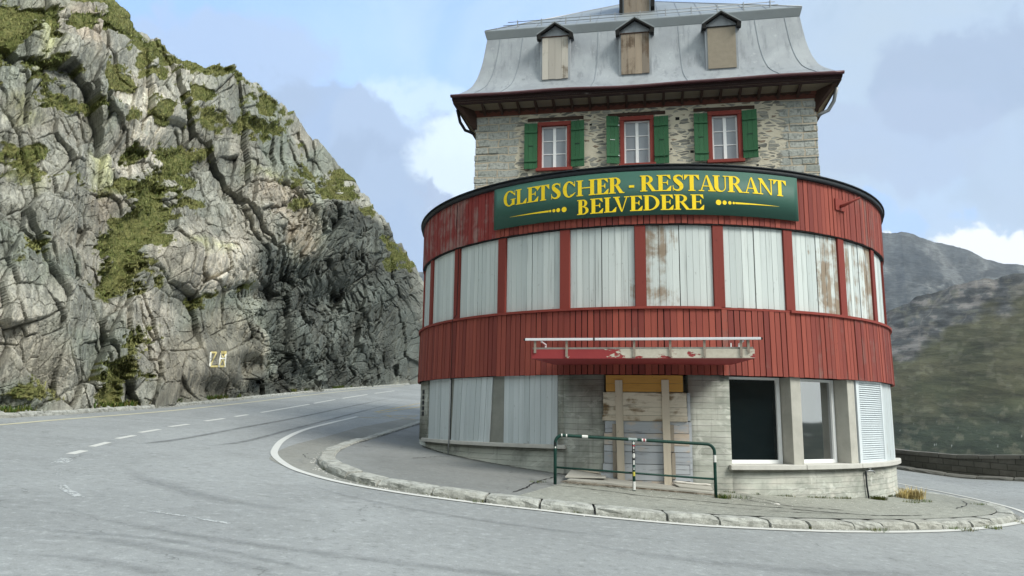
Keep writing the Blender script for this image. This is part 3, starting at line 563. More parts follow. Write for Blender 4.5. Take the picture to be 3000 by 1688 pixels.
def build_cliff():
    az = np.concatenate([np.linspace(-112, -39, 280)[:-1], np.linspace(-39, -5.6, 900)]); ncol = len(az)
    base = np.array(smooth_line([(-11.36, -30), (-11.36, 0), (-11.36, 16.8), (-11.36, 19.6), (-11.46, 23.7), (-11.66, 30.5), (-12.06, 41), (-12.26, 56), (-12.3, 80), (-12.6, 130), (-13, 200)], 12))
    baz = np.degrees(np.arctan2(base[:, 0], base[:, 1])); o = np.argsort(baz); bx = np.interp(az, baz[o], base[o, 0]); by = np.interp(az, baz[o], base[o, 1])
    db = np.hypot(bx, by); tb = (zroad(bx, by)-.12-EZ)/db
    sil = [(-112, .62), (-90, .62), (-70, .66), (-50, .64), (-40, .58), (-35, .545), (-32, .52), (-30.27, .5053), (-29.46, .4957), (-28.59, .481), (-27.87, .4705), (-27.04, .4626), (-26.66, .4526), (-24.87, .4443), (-22.47, .4436), (-20.59, .434), (-18.66, .4173), (-16.93, .3975), (-15.28, .369), (-13.53, .3408), (-12.26, .3158), (-11.84, .3), (-11.5, .288), (-11.14, .2837), (-9.91, .2608), (-9.03, .2308), (-7.66, .2013), (-7.24, .187), (-6.88, .1756), (-6.2, .15), (-5.6, .13)]
    sa = np.array(sil); tc = np.interp(az, sa[:, 0], sa[:, 1])+.0035*fbm(az*1.3, az*0, 4, 5)*2
    Lr = np.interp(az, [-112, -50, -37, -20, -12, -7, -5.6], [1.8, 1.9, 1.85, 1.5, 1.28, 1.12, 1.08])
    nr = 660; nb = 26; v = np.linspace(0, 1, nr)
    d = db*(1+(Lr-1)*(.8*v[:, None]**1.25+.2*v[:, None]**7)); t = tb+(tc-tb)*v[:, None]
    wv_ = np.linspace(0, 1, nb+1)[1:, None]; dcr = d[-1]; zc = EZ+t[-1]*dcr
    d2 = dcr*(1+.9*wv_); z2 = zc+dcr*(.10*wv_-.02*wv_*wv_*8); t2 = (z2-EZ)/d2
    d = np.concatenate([d, d2]); t = np.concatenate([t, t2]); rows = nr+nb
    AZ = np.broadcast_to(az, d.shape); X = (AZ+37)/2.55; Y = t/.0455
    # relief, as a fraction of the distance
    wx = X+.30*fbm(X*.7, Y*.7, 2, 11)+.03*fbm(X*5, Y*3, 2, 12); wy = Y+.30*fbm(X*.7+5, Y*.7, 2, 13)+.05*fbm(X*5+9, Y*3, 2, 14)
    rel = np.zeros(d.shape)
    lean = .22
    f0, e0, c0 = facets(wx+.2*wy, wy, 1.9, 3.6, .45, 17, .9); f1, e1, c1 = facets(wx, wy, 1.15, 2.3, lean, 21, .9); f2, e2, c2 = facets(wx, wy, .5, 1.15, lean*.8, 31, .9); f3, e3, c3 = facets(wx, wy, .23, .48, lean*.6, 41, .9); f4, e4, c4 = facets(wx, wy, .095, .20, .15, 51, .8); f5, e5, c5_ = facets(wx, wy, .045, .085, .1, 61, .7); f6, e6, c6 = facets(wx*1.0, wy, .30, .50, .10, 66, 1.1); f7, e7, c7 = facets(wx, wy, .11, .20, .12, 67, 1.1)
    # how blocky: smooth slabs on the left, shattered on the right
    sh = sstep(5.5, 8.5, X)*sstep(7.5, 6, Y); gm = np.full(d.shape, -9.)
    for P in GRASS: gm = np.maximum(gm, poly_sd(X, Y, P))
    gn = gm-.05+.42*fbm(X*2.2, Y*2.6, 4, 71)+.30*fbm(X*8, Y*9, 3, 72)
    ledge = sstep(.12, .30, fbm(X*1.0, Y*1.7, 4, 81)+.02*(Y-5))*sstep(3, 7, Y)*.9
    gn = np.maximum(gn, (ledge-.62)*.5); grass = sstep(-.03, .07, gn)
    rock = 1-.80*sstep(-.02, .30, gn)
    def crk(e, w_): return np.exp(-(e/w_)**2)
    stair = ((wy*1.1+.25*wx) % 1.0); stair = sstep(0, .85, stair)-stair**6
    rel += .027*f0*rock*(1-.4*sh)-.003*crk(e0, .025)*rock+.024*f1*rock*(1-.55*sh)+.0125*f2*rock*(.85+.4*sh)+.0036*f3*rock*(.8+1.0*sh)+.0016*f4*(rock*.85+.15)*(.8+.8*sh)+.0006*f5*rock
    rel += sh*rock*(.013*f6+.0065*f7)+(1-sh)*rock*.0012*f7
    rel -= sh*rock*(.004*crk(e6, .05)+.002*crk(e7, .08))
    rel -= rock*(.006*crk(e1, .03)+.004*crk(e2, .035)+.002*crk(e3, .05)+.0008*crk(e4, .10))
    rel += .010*fbm(X*1.6, Y*.5, 3, 91)*rock+.0022*fbm(X*9, Y*1.3, 3, 92)*rock+.022*fbm(X*.55, Y*.55, 3, 93)
    rel += -.012*sstep(0, .4, gn)+.006*fbm(X*5, Y*5, 4, 95)*grass+.007*(stair-.5)*rock*sstep(2, 6, Y)
    for bx_, by_, rx, ry, an, am in BUMPS:
        ca, s_ = math.cos(R(an)), math.sin(R(an)); ux = ((X-bx_)*ca+(Y-by_)*s_)/rx; uy = (-(X-bx_)*s_+(Y-by_)*ca)/ry; q = ux*ux+uy*uy
        rel += am*.9*(np.exp(-q**1.5*.9))
    # flat slab carrying the painted number
    slab = np.exp(-(((X-6.05)/.75)**4+((Y-1.35)/.6)**4)); rel = rel*(1-.62*slab)+.03*slab
    rel *= sstep(-.15, .35, Y-tb/.0455)*.85+.15                       # settle at the road
    rel *= np.concatenate([1-.55*v**12, np.full(nb, .45)])[:, None]   # calm the skyline
    rel *= np.interp(az, [-60, -40, -14, -7], [.9, 1., .8, .5])
    a = np.radians(AZ); ux = np.sin(a); uy = np.cos(a); D = d
    dirx = -ux*.78+.40; diry = -uy*.78; nrm = np.sqrt(dirx**2+diry**2); dirx /= nrm; diry /= nrm
    disp = rel*np.minimum(D, 60)
    Px = ux*D+dirx*disp; Py = uy*D+diry*disp; Pz = EZ+t*D+disp*.12*np.minimum(1, Y/3+.1)
    Px = np.minimum(Px, -11.30+0*Px)
    V = np.stack([Px, Py, Pz], -1).reshape(-1, 3)
    # colours of the rock itself
    def m(Ps, soft=.25, sd=0):
        r = np.full(d.shape, -9.)
        for P in Ps: r = np.maximum(r, poly_sd(X, Y, P))
        return sstep(-soft, soft, r+.25*fbm(X*1.7+sd, Y*1.7, 4, 100+sd))
    g0 = np.array([.27, .28, .25]); g1 = np.array([.50, .495, .44]); pk = np.array([.50, .44, .37])
    k = np.clip(.5+.9*fbm(X*.7, Y*.5, 4, 111)+.35*(c2-.5)+.25*(c3-.5)+.25*(c4-.5), 0, 1)[..., None]
    col = g0*(1-k)+g1*k
    k = np.clip(sstep(.0, .35, fbm(X*.9+40, Y*.8, 4, 121))*.75, 0, 1)[..., None]; col = col*(1-k*.4)+pk*k*.4
    gr = np.array([.26, .30, .255]); k = (sstep(-.05, .3, fbm(X*.6+80, Y*.6, 3, 131))*.6)[..., None]; col = col*(1-k)+gr*k
    for Ps, cc, st, sd in ((PALE, (.58, .54, .47), .7, 1), (TAN, (.40, .335, .27), .6, 2), (BROWN, (.25, .235, .195), .8, 3), (DARK, (.10, .113, .105), .92, 4), (LICHEN, (.46, .48, .25), .6, 5)):
        k = (m(Ps, .25, sd)*st)[..., None]
        cc = np.array(cc)*(1+.9*fbm(X*1.5, Y*1.2, 4, 140+sd)+.5*(c3-.5))[..., None]; col = col*(1-k)+cc*k
    st_ = np.clip(sstep(.08, .32, fbm(X*7, Y*.9, 4, 151)), 0, 1)[..., None]*.45; col = col*(1-st_)+np.array([.16, .165, .15])*st_
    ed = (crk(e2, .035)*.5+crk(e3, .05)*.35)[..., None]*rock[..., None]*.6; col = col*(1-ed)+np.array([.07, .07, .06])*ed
    o = grid_mesh('cliff', V, rows, ncol, M_rock, np.clip(col, .03, .7).reshape(-1, 3), False)
    ga = o.data.attributes.new('grass', 'FLOAT', 'POINT'); ga.data.foreach_set('value', grass.ravel().astype(np.float32))
    tag(o, kind='structure'); return o, V.reshape(rows, ncol, 3), grass, az
cliff, CV, CG, CAZ = build_cliff()

def scatter_grass(name, pts, hs, cols, spread=.5, blades=3, wid=.16):
    """tufts of thin curved blades; one mesh"""
    n = len(pts)*blades; P = np.repeat(pts, blades, 0); H = np.repeat(hs, blades)*rng.uniform(.55, 1.2, n); a = rng.uniform(0, 2*np.pi, n)
    lean_ = rng.uniform(.1, 1., n)*spread; dx = np.cos(a); dy = np.sin(a); wd_ = H*wid*rng.uniform(.6, 1.3, n)
    P = P+np.stack([dx, dy, dx*0], 1)*(H*.25*rng.uniform(0, 1, n))[:, None]
    side = np.stack([-dy, dx, dx*0], 1)*wd_[:, None]*.5; mid = P+np.stack([dx*lean_*.35, dy*lean_*.35, .62*np.ones(n)], 1)*H[:, None]; tip = P+np.stack([dx*lean_, dy*lean_, 1.0-.25*lean_], 1)*H[:, None]
    V = np.stack([P-side, P+side, mid+side*.7, mid-side*.7, tip], 1).reshape(-1, 3); i = np.arange(n)*5
    q = np.concatenate([np.stack([i, i+1, i+2], 1), np.stack([i, i+2, i+3], 1), np.stack([i+3, i+2, i+4], 1)])
    cc = np.repeat(np.repeat(cols, blades, 0)*rng.uniform(.7, 1.35, (n, 1)), 5, 0)
    return raw_mesh(name, V, q, M_grass, cc, False)
def cliff_grass():
    g = CG[:660]; Vv = CV[:660]; w_ = g.copy(); w_[:, :40] = 0
    # weight by surface area so that tufts spread evenly
    dz = np.linalg.norm(np.diff(Vv, axis=0, append=Vv[-1:]), axis=2); dxx = np.linalg.norm(np.diff(Vv, axis=1, append=Vv[:, -1:]), axis=2)
    W_ = (w_*np.minimum(dz*dxx, .05)).ravel(); W_[W_ < 0] = 0; W_ /= W_.sum()
    idx = rng.choice(len(W_), 42000, p=W_); P = Vv.reshape(-1, 3)[idx]+rng.normal(0, .05, (42000, 3)); dist = np.hypot(P[:, 0], P[:, 1])
    k = rng.random((42000, 1))**1.4; nn = fbm(P[:, 0]*.5+P[:, 1]*.5, P[:, 2]*.8, 3, 200)[:, None]
    dark = np.array([.095, .120, .040]); ol = np.array([.225, .240, .092]); st = np.array([.38, .33, .17])
    c = dark*(1-k)+ol*k; k2 = np.clip(nn*1.6+.15, 0, .8); c = c*(1-k2)+(ol*.6+st*.4)*k2
    P[:, 2] -= .03
    return scatter_grass('cliff_grass', P, rng.uniform(.05, .15, 42000)*np.clip(dist/30, .8, 1.5)*np.where(idx//CV.shape[1] > 640, .5, 1), c, .9, 3, .22)
tag(cliff_grass(), kind='stuff', label='low olive grass and moss growing on the cliff ledges', cat='grass')

# painted number on the rock, its strokes laid on the slab
def number28():
    m = cliff.data; n = len(m.vertices); a = np.empty(n*3, np.float32); m.vertices.foreach_get('co', a)
    az0, az1 = -23.5, -19; Vg = CV; cs = [k for k in range(len(CAZ)) if az0 < CAZ[k] < az1]; rs = range(0, 200)
    vs = Vg[0:200, cs[0]:cs[-1]+1]; nr, nc = vs.shape[:2]; idx = np.arange(nr*nc).reshape(nr, nc)
    q = np.stack([idx[:-1, :-1], idx[:-1, 1:], idx[1:, 1:], idx[1:, :-1]], -1).reshape(-1, 4)
    bv = BVHTree.FromPolygons([tuple(p) for p in vs.reshape(-1, 3)], [tuple(int(k) for k in p) for p in q])
    def hit(azd, t):
        d = Vector((math.sin(R(azd)), math.cos(R(azd)), t)).normalized(); h = bv.ray_cast(Vector((0, 0, EZ)), d)
        return h[0]-d*.03 if h[0] else None
    root = thing('painted_number', 'number 28 painted in yellow and white strokes on the brown cliff slab', 'number', tuple(hit(-21.3, .064)))
    WK = .42
    strokes = [([(-21.43, .0728), (-21.80, .0726)], 0, .16), ([(-21.80, .0728), (-21.785, .0569), (-21.74, .0553)], 1, .15), ([(-21.43, .0730), (-21.58, .0655), (-21.74, .0575)], 0, .11), ([(-21.76, .0554), (-20.83, .0560)], 0, .17),
               ([(-20.815, .0728), (-20.8125, .0549)], 1, .13), ([(-21.15, .0726), (-21.21, .0546)], 1, .13), ([(-21.12, .0715), (-20.96, .0653), (-20.84, .0560)], 0, .08), ([(-20.86, .0715), (-21.0, .0653), (-21.2, .0566)], 0, .08), ([(-21.16, .0655), (-20.82, .0657)], 1, .12), ([(-21.16, .0730), (-20.80, .0733)], 0, .26)]
    for i, (pts, cidx, wd_) in enumerate(strokes):
        b = MB(); pp = []
        for (a0, t0), (a1, t1) in zip(pts[:-1], pts[1:]):
            for s in np.linspace(0, 1, 16): pp.append((a0+(a1-a0)*s, t0+(t1-t0)*s))
        rows = []; off = .004*i
        for k, p in enumerate(pp):
            q0 = pp[max(0, k-1)]; q1 = pp[min(len(pp)-1, k+1)]; dx = R(q1[0]-q0[0]); dy = q1[1]-q0[1]; L = math.hypot(dx, dy) or 1
            nx, ny = -dy/L*wd_*WK/2/31, dx/L*wd_*WK/2/31
            l, r = hit(p[0]+math.degrees(nx), p[1]+ny), hit(p[0]-math.degrees(nx), p[1]-ny)
            if l is None or r is None: continue
            o_ = Vector((.9, -.35, 0))*off; rows.append((l+o_, r+o_))
        for k in range(len(rows)-1): b.poly([rows[k][0], rows[k][1], rows[k+1][1], rows[k+1][0]])
        b.build('stroke', M_whtpaint if cidx else M_ylwpaint, root)
number28()

# ------------------------------------------------------------------ far hills
def polar_hill(name, azr, elev, d0, d1, z0, nr, nc, colf, amp, seed, prof=1.0):
    az = np.linspace(azr[0], azr[1], nc)
    if azr[0] < 25 and azr[1] > 45: az = np.unique(np.concatenate([np.linspace(azr[0], 24, nc//4), np.linspace(24, 38, nc//2), np.linspace(38, azr[1], nc//4)])); nc = len(az)
    e = np.array(elev); tc = np.interp(az, e[:, 0], e[:, 1]); v = np.linspace(0, 1, nr)[:, None]
    cn = .0022*fbm(az*.9, az*0+seed, 5, seed)*2
    d = d0+(d1-d0)*v; zc = EZ+tc*d1; z = z0+(zc-z0)*v**prof+cn*d1*v**14; zc = zc+cn*d1
    back = np.linspace(0, 1, 12)[1:, None]; d = np.concatenate([d, d1*(1+.5*back)]); z = np.concatenate([z, zc-back*.28*(zc-z0)]); vv = np.concatenate([v, 1+back]); d = np.broadcast_to(d, z.shape)
    a = np.radians(az); AR = d1*(a[None]+0*z); rid = fbm(AR/amp[1], vv*d1/amp[1]*.35, 5, seed+3, .55)
    ng = fbm(AR/(amp[1]*.35), vv*d1/amp[1]*.5, 4, seed+9, .6)
    fade = np.minimum(1, vv*3)*np.where(vv < 1, 1-vv**10*.85, .4)
    dd = d+amp[0]*rid*fade*1.6+amp[0]*.4*ng*fade
    V = np.stack([np.sin(a)*dd, np.cos(a)*dd, z+amp[0]*.25*ng*fade], -1)
    col = colf(az[None]+0*z, (z-EZ)/d, vv+0*z, rid, ng, AR)
    o = grid_mesh(name, V.reshape(-1, 3), V.shape[0], nc, M_hill, np.clip(col, .01, .6).reshape(-1, 3)); tag(o, kind='structure'); return o
def col_near(az, t, v, rid, ng, AR):
    g = np.array([.050, .053, .031]); g2 = np.array([.068, .064, .040]); dk = np.array([.026, .036, .028]); rk = np.array([.068, .071, .073]); pk = np.array([.13, .12, .113])
    k = np.clip(.5+.9*fbm(az*.45, t*50, 5, 351), 0, 1)[..., None]; c = g*(1-k)+g2*k
    k = (sstep(.035, -.01, t+.02*fbm(az*.8, t*40, 4, 301))*.75)[..., None]; c = c*(1-k)+dk*k
    # bare scree band under the crest on the left
    edge = .075+(az-27)*.0085+.016*fbm(az*.5, t*50, 4, 305)*2
    k = (sstep(-.006, .012, t-edge)*.95)[..., None]; n = fbm(az*1.3+t*45, t*150-az*.5, 5, 311); rc = rk*(1+.8*n[..., None]); rc = rc+(pk-rk)*sstep(.05, .3, n)[..., None]
    c = c*(1-k)+rc*k
    ru = np.abs(fbm(az*.9-t*38+.35*fbm(az*2, t*60, 3, 361), t*9, 3, 363)); k2 = (sstep(.06, .0, ru)*k[..., 0]*.55)[..., None]; c = c*(1-k2)+pk*1.15*k2
    b = (sstep(.54, .60, fbm(AR/1.6, v*260, 2, 321))*sstep(.02, -.03, t))[..., None]*.6; c = c*(1-b)+np.array([.34, .35, .33])*b
    st = (sstep(.10, .4, fbm(az*2, t*160, 5, 325))*.35)[..., None]; c = c*(1-st)+np.array([.13, .125, .09])*st
    return c
def col_far(az, t, v, rid, ng, AR):
    a = np.array([.045, .052, .058]); b = np.array([.088, .095, .099]); k = np.clip(.5+.9*fbm(az*.8+t*14, t*50-az*.2, 6, 353), 0, 1)[..., None]; c = a*(1-k)+b*k
    s = (sstep(.05, .35, fbm(az*.9+t*20, t*40, 5, 331))*.6)[..., None]; c = c*(1-s)+np.array([.145, .15, .15])*s
    d = (sstep(.0, .16, fbm(az*.55, t*42, 5, 341, .6))*sstep(.20, .14, t)*.8+sstep(.05, .25, fbm(az*2.2, t*120, 4, 342))*.4).clip(0, 1)[..., None]; return c*(1-d)+np.array([.030, .034, .037])*d
polar_hill('hillside', (8, 74), [(8, -.02), (14, .04), (20, .09), (26.8, .13), (28.55, .1442), (30.54, .1529), (32.83, .1628), (34.82, .1641), (38, .166), (44, .15), (52, .10), (60, .04), (66, -.02), (74, -.06)], 160, 620, -75, 260, 900, col_near, (2.5, 60), 401, 1.1)
polar_hill('mountain', (-32, 92), [(-32, .12), (-10, .18), (-7.2, .1894), (0, .2), (15, .21), (26.86, .2272), (27.48, .2253), (28.05, .2263), (28.45, .2236), (29.47, .2168), (30, .211), (31.5, .1994), (32.71, .1847), (33.14, .1831), (33.85, .1787), (34.87, .1754), (40, .16), (52, .10), (64, .03), (74, -.01), (92, -.04)], 900, 2600, -120, 220, 760, col_far, (70, 420), 501, .95)
polar_hill('hillside', (66, 120), [(66, -.004), (120, -.004)], 150, 900, -70, 40, 120, col_near, (4, 60), 701, 1.)
polar_hill('mountain', (108, 262), [(108, -.05), (116, .04), (126, .2), (132, .26), (160, .3), (200, .34), (240, .3), (262, .2)], 500, 1500, -100, 60, 160, col_near, (40, 250), 601, 1.)
#@@BUILDING
# ------------------------------------------------------------------ the hotel
hotel = thing('hotel_building', 'old stone hotel with grey mansard roof and round red and white boarded annex', 'building', tuple(LW(0, 0, .9)))
rr_ = random.Random(11)
GB = .3
# --- concrete base wall
b = MB()
b.cbox(-180, -14.9, 5.3, 5.85, -1.0, 1.40, 60, sm=True); b.cbox(-14.9, -7.0, 5.3, 5.85, -1.0, 2.80, 6, sm=True); b.cbox(-7.0, 8.3, 5.2, 5.62, -1.0, 2.80, 8, sm=True)
b.cbox(8.3, 15.95, 5.3, 5.85, -1.0, 2.80, 6, sm=True); b.cbox(15.95, 180, 5.3, 5.85, -1.0, 1.09, 60, sm=True)
b.cbox(-180, -58.3, 5.3, 5.85, 1.40, 2.80, 40, sm=True); b.cbox(-16.1, -14.9, 5.3, 5.85, 1.40, 2.80, 1, sm=True); b.cbox(75, 180, 5.3, 5.85, 1.09, 2.80, 30, sm=True)
base = b.build('base_wall', M_conc, hotel)
# --- pillars
for p0, p1, r1 in ((-46.0, -43.6, 5.80), (-32.4, -28.5, 5.835)):
    b = MB(); b.cbox(p0, p1, 5.3, r1, 1.46, 2.80, 2); b.build('concrete_pillar', M_conc3, hotel)
for p0, p1 in ((28.4, 30.7), (43.4, 45.8)):
    b = MB(); b.cbox(p0, p1, 5.36, 5.86, 1.16, 2.80, 2); b.build('concrete_pillar', M_conc2, hotel, .008)
# --- window sills of the ground floor
b = MB(); b.cbox(-60.5, -14.4, 5.6, 5.95, 1.39, 1.465, 24); b.build('window_sill', M_sill, hotel, .008)
for p0, p1 in ((15.4, 30.4), (30.5, 45.5), (45.6, 60), (60.1, 77)):
    b = MB(); b.cbox(p0, p1, 5.2, 5.955, 1.075, 1.165, 8); b.build('window_sill', M_sill, hotel, .01)
# --- two big ground floor windows, flat glass set deep between the pillars
def big_window(p0, p1, r, z0, z1, gm=None):
    a, c = DP(p0, r, 0), DP(p1, r, 0); a.z = c.z = 0; X = (c-a); L = X.length; X.normalize(); Nn = X.cross(Vector((0, 0, 1))); Nn = Nn if Nn.dot(a-CC) > 0 else -Nn
    def bx(mb, x0, x1, q0, q1, n0, n1):
        P = lambda x, n_, z: a+X*x+Nn*n_+Vector((0, 0, z))
        mb.hexa([P(x0, n1, q0), P(x1, n1, q0), P(x1, n0, q0), P(x0, n0, q0)], [P(x0, n1, q1), P(x1, n1, q1), P(x1, n0, q1), P(x0, n0, q1)])
    f = MB(); t_ = .075
    bx(f, 0, t_, z0, z1, -.03, .05); bx(f, L-t_, L, z0, z1, -.03, .05); bx(f, t_, L-t_, z0, z0+.07, -.03, .05); bx(f, t_, L-t_, z1-.05, z1, -.03, .05)
    fo = f.build('window_frame', M_wwhite, hotel, .004)
    g = MB(); bx(g, t_, L-t_, z0+.07, z1-.05, -.012, .002); sub(g, 'pane', gm or M_glass, fo); return fo
big_window(15.9, 28.2, 5.52, 1.165, 2.80); big_window(30.6, 43.2, 5.52, 1.165, 2.80, M_mirror)
b = MB(); b.lbox(-5.0, 5.0, -3.2, -3.0, -.2, 2.9); b.build('room_back_wall', M_black, hotel)
b = MB(); b.cbox(15.95, 75, 4.0, 5.3, .7, .8, 20); b.build('room_floor', M_black, hotel)
# --- boards: a curved run of planks
def plank_run(mb, p0, p1, r, z0, z1, pw, th=.022, gap=.15, jit=.004, r_top=None, wearf=None, ztopf=None, zj=0.):
    n = max(1, round((p1-p0)/pw)); s = (p1-p0)/n
    for k in range(n):
        a = p0+s*k; c = a+s; rnd = rr_.random(); dr = rr_.uniform(-jit, jit); g = gap*s*.06*rr_.uniform(.4, 1.8); pm = (a+c)/2
        rt = (r if r_top is None else r_top)+dr; wv_ = wearf(pm, rnd) if wearf else 0.
        mb.cbox(a+g, c-g, r-th, r+dr, z0+rr_.uniform(-zj, zj), z1, 1, rnd, wv_, False, rt)
# --- white boarded openings of the ground floor
def shutter(p0, p1, r, z0, z1, pw, mat, wearf=None, tilt=0., zj=.006, name='boarded_shutter'):
    m = MB(); plank_run(m, p0, p1, r, z0, z1, pw, .025, wearf=wearf, zj=zj, jit=.004, gap=.34)
    if tilt:
        for i, v in enumerate(m.v):
            q = Vector(v)-CC; ph = math.atan2(q.dot(A), q.dot(N)); rad_ = math.hypot(q.dot(A), q.dot(N)); z = v[2]
            m.v[i] = tuple(DP(math.degrees(ph)+tilt*(z-z1), rad_, z))
    return m.build(name, mat, hotel)
shutter(-58.1, -46.05, 5.84, 1.465, 2.80, 1.5, M_white2); shutter(-43.9, -31.3, 5.87, 1.465, 2.79, 1.55, M_white2, tilt=.55); shutter(-28.45, -16.2, 5.84, 1.465, 2.80, 1.22, M_white2)
b = MB(); b.cbox(-58.3, -16.1, 5.3, 5.74, 1.40, 2.80, 20); b.build('opening_backing', M_black, hotel)
# --- louvred shutter and last boarded panel on the right
b = MB()
for a0, a1 in ((46.3, 47.3), (57.9, 58.8)): b.cbox(a0, a1, 5.80, 5.87, 1.165, 2.80, 1)
b.cbox(47.3, 57.9, 5.80, 5.87, 1.165, 1.20, 3); b.cbox(47.3, 57.9, 5.80, 5.87, 2.765, 2.80, 3)
lo = b.build('louvred_shutter', M_louv, hotel)
b = MB(); nl = 36
for k in range(nl):
    z = 1.20+(2.765-1.20)*k/nl; h = 1.565/nl
    for j in range(4):
        a0 = 47.3+10.6*j/4; a1 = a0+10.6/4
        b.poly([DP(a0, 5.868, z+.004), DP(a1, 5.868, z+.004), DP(a1, 5.83, z+h*1.05), DP(a0, 5.83, z+h*1.05)], 0); b.poly([DP(a0, 5.80, z+.004), DP(a1, 5.80, z+.004), DP(a1, 5.868, z+.004), DP(a0, 5.868, z+.004)], 0)
b.cbox(47.3, 57.9, 5.78, 5.80, 1.20, 2.765, 4); sub(b, 'slats', M_louv, lo)
shutter(59.2, 74.5, 5.84, 1.165, 2.80, 2.2, M_white2, wearf=lambda p, r_: .5)
b = MB(); b.cbox(45.8, 75, 5.3, 5.78, 1.09, 2.80, 16); b.build('opening_backing', M_black, hotel)
# vent strip and block edge at the far left
b = MB()
for z in np.arange(1.98, 2.62, .13): b.cbox(-64.6, -62.9, 5.85, 5.875, z, z+.09, 1)
b.build('wall_vent', M_dark, hotel)
# --- red boarded skirt between the floors, ledge, upper red band
def wear_low(p, r_): return .75 if (14.2 < p < 15.3) else (.75*r_ if p > 35 else .45*r_**2)
b = MB(); plank_run(b, -112, 112, 5.935, 2.80, 4.045, 1.17, .03, gap=.9, jit=.007, r_top=5.915, wearf=wear_low, zj=.006); b.build('red_cladding', M_red, hotel)
b = MB(); b.cbox(-180, 180, 5.55, 5.895, 2.82, 4.06, 90); b.build('cladding_backing', M_black, hotel)
b = MB(); b.cbox(-112, 14.6, 5.78, 5.955, 4.048, 4.095, 50); b.cbox(14.7, 28.6, 5.78, 5.925, 4.040, 4.080, 8); b.cbox(28.7, 112, 5.78, 5.96, 4.035, 4.085, 34); b.build('red_ledge', M_redtrim, hotel)
def wear_up(p, r_): return (.55+.4*r_) if p < -30 else ((.25+.6*r_) if p > 50 else .2*r_)
b = MB(); plank_run(b, -112, -30.9, 5.895, 5.725, 6.78, 1.1, .03, gap=.9, jit=.006, wearf=wear_up, zj=.005); b.build('red_cladding', M_red_worn, hotel)
b = MB(); plank_run(b, -30.9, 112, 5.895, 5.725, 6.78, 1.17, .03, gap=.9, jit=.006, wearf=wear_up, zj=.005); b.build('red_cladding', M_red, hotel)
b = MB(); b.cbox(-180, 180, 5.55, 5.86, 5.735, 6.78, 90); b.build('cladding_backing', M_black, hotel)
b = MB(); b.cbox(-112, 112, 5.70, 5.885, 5.705, 5.724, 90); b.build('drip_strip', M_black, hotel)
# --- black flashing round the rim and flat roof behind it
b = MB(); b.cbox(-180, 180, 5.72, 5.955, 6.785, 6.885, 120, sm=True); b.cbox(-180, 180, 5.72, 5.985, 6.887, 6.905, 120); cap = b.build('rim_flashing', M_dark, hotel)
b = MB()
for k in range(90): b.poly([LW(0, 0, 6.74), DP(k*4-180, 5.75, 6.74), DP(k*4-176, 5.75, 6.74)][::-1])
b.build('flat_roof', M_dark, hotel)
# --- window zone: red posts and white board shutters
b = MB(); b.cbox(-180, 180, 5.4, 5.745, 4.06, 5.74, 90); b.build('opening_backing', M_black, hotel)
STEP = 14.72
for k in range(-7, 8):
    b = MB(); b.cbox(k*STEP-1.03, k*STEP+1.03, 5.76, 5.865, 4.096, 5.704, 2, rr_.random(), .0)
    b.build('red_post', M_redtrim, hotel, .006)
WEAR = {(0, 0): (.85, .75), (2, 1): (1.0, .9), (3, 0): (.75, .8), (3, 1): (1.1, .8), (4, 0): (.5, .3), (1, 0): (.3, 0), (-1, 1): (.45, .0), (2, 0): (.4, 0)}
for k in range(-7, 7):
    a0 = k*STEP+1.06; a1 = (k+1)*STEP-1.06; mid = (a0+a1)/2
    for h, (q0, q1) in enumerate(((a0, mid-.06), (mid+.06, a1))):
        ww = WEAR.get((k, h), (.22, 0))
        shutter(q0, q1, 5.815+rr_.uniform(-.004, .004)+(.006 if h else 0), 4.10, 5.70, 1.28, M_white, wearf=lambda p, r_, w_=ww, q0=q0, q1=q1: min(1, w_[0]*(.55+.6*r_)+.0), zj=.004)
# --- boarded doorway
def flat_board(mb, x0, x1, z0, z1, w_, th=.03, rnd=None, wear=.2, skew=0., curve=True):
    """board across the doorway; x measured along the wall (m)"""
    rnd = rr_.random() if rnd is None else rnd; n = 4
    def P(x, z, r): return DP(math.degrees(x/5.93), 5.84+r, z)
    i = len(mb.v)
    for k in range(n+1):
        x = x0+(x1-x0)*k/n; s = skew*(k/n)
        mb.v += [tuple(P(x, z0+s, w_)), tuple(P(x, z0+s, w_+th)), tuple(P(x, z1+s, w_+th)), tuple(P(x, z1+s, w_))]
    def add(f): mb.f.append(f); mb.r.append(rnd); mb.wr.append(wear); mb.sm.append(False)
    for k in range(n):
        a = i+4*k; c = a+4; add((a+1, c+1, c+2, a+2)); add((a, a+3, c+3, c)); add((a+2, c+2, c+3, a+3)); add((a, c, c+1, a+1))
    add((i, i+1, i+2, i+3)); c = i+4*n; add((c+3, c+2, c+1, c))
door = MB(); db_ = [(-.71, .85, 1.935, 1.72), (-.72, .84, 1.710, 1.50), (-.73, .85, 1.490, 1.378), (-.74, .84, 1.368, 1.158), (-.75, .85, 1.147, .983), (-.80, .86, .973, .863), (-.83, .87, .853, .80)]
for x0, x1, z1, z0 in db_: flat_board(door, x0+rr_.uniform(-.012, .012), x1+rr_.uniform(-.012, .015), z0, z1, .03, wear=rr_.uniform(.4, .9))
dr = door.build('doorway_boarding', M_bluebd, hotel)
b = MB()
for z0, z1, x0, x1 in ((2.20, 2.465, -.735, .81), (2.045, 2.195, -.735, .815), (1.94, 2.04, -.752, .82)): flat_board(b, x0, x1, z0, z1, .062, wear=rr_.uniform(.5, .9), skew=-.004)
sub(b, 'old_cross_boards', M_hboard, dr)
b = MB(); flat_board(b, -.68, .75, 2.635, 2.785, .064, wear=.1); flat_board(b, -.68, .75, 2.478, 2.63, .066, wear=.3); sub(b, 'yellow_boards', M_yellow, dr)
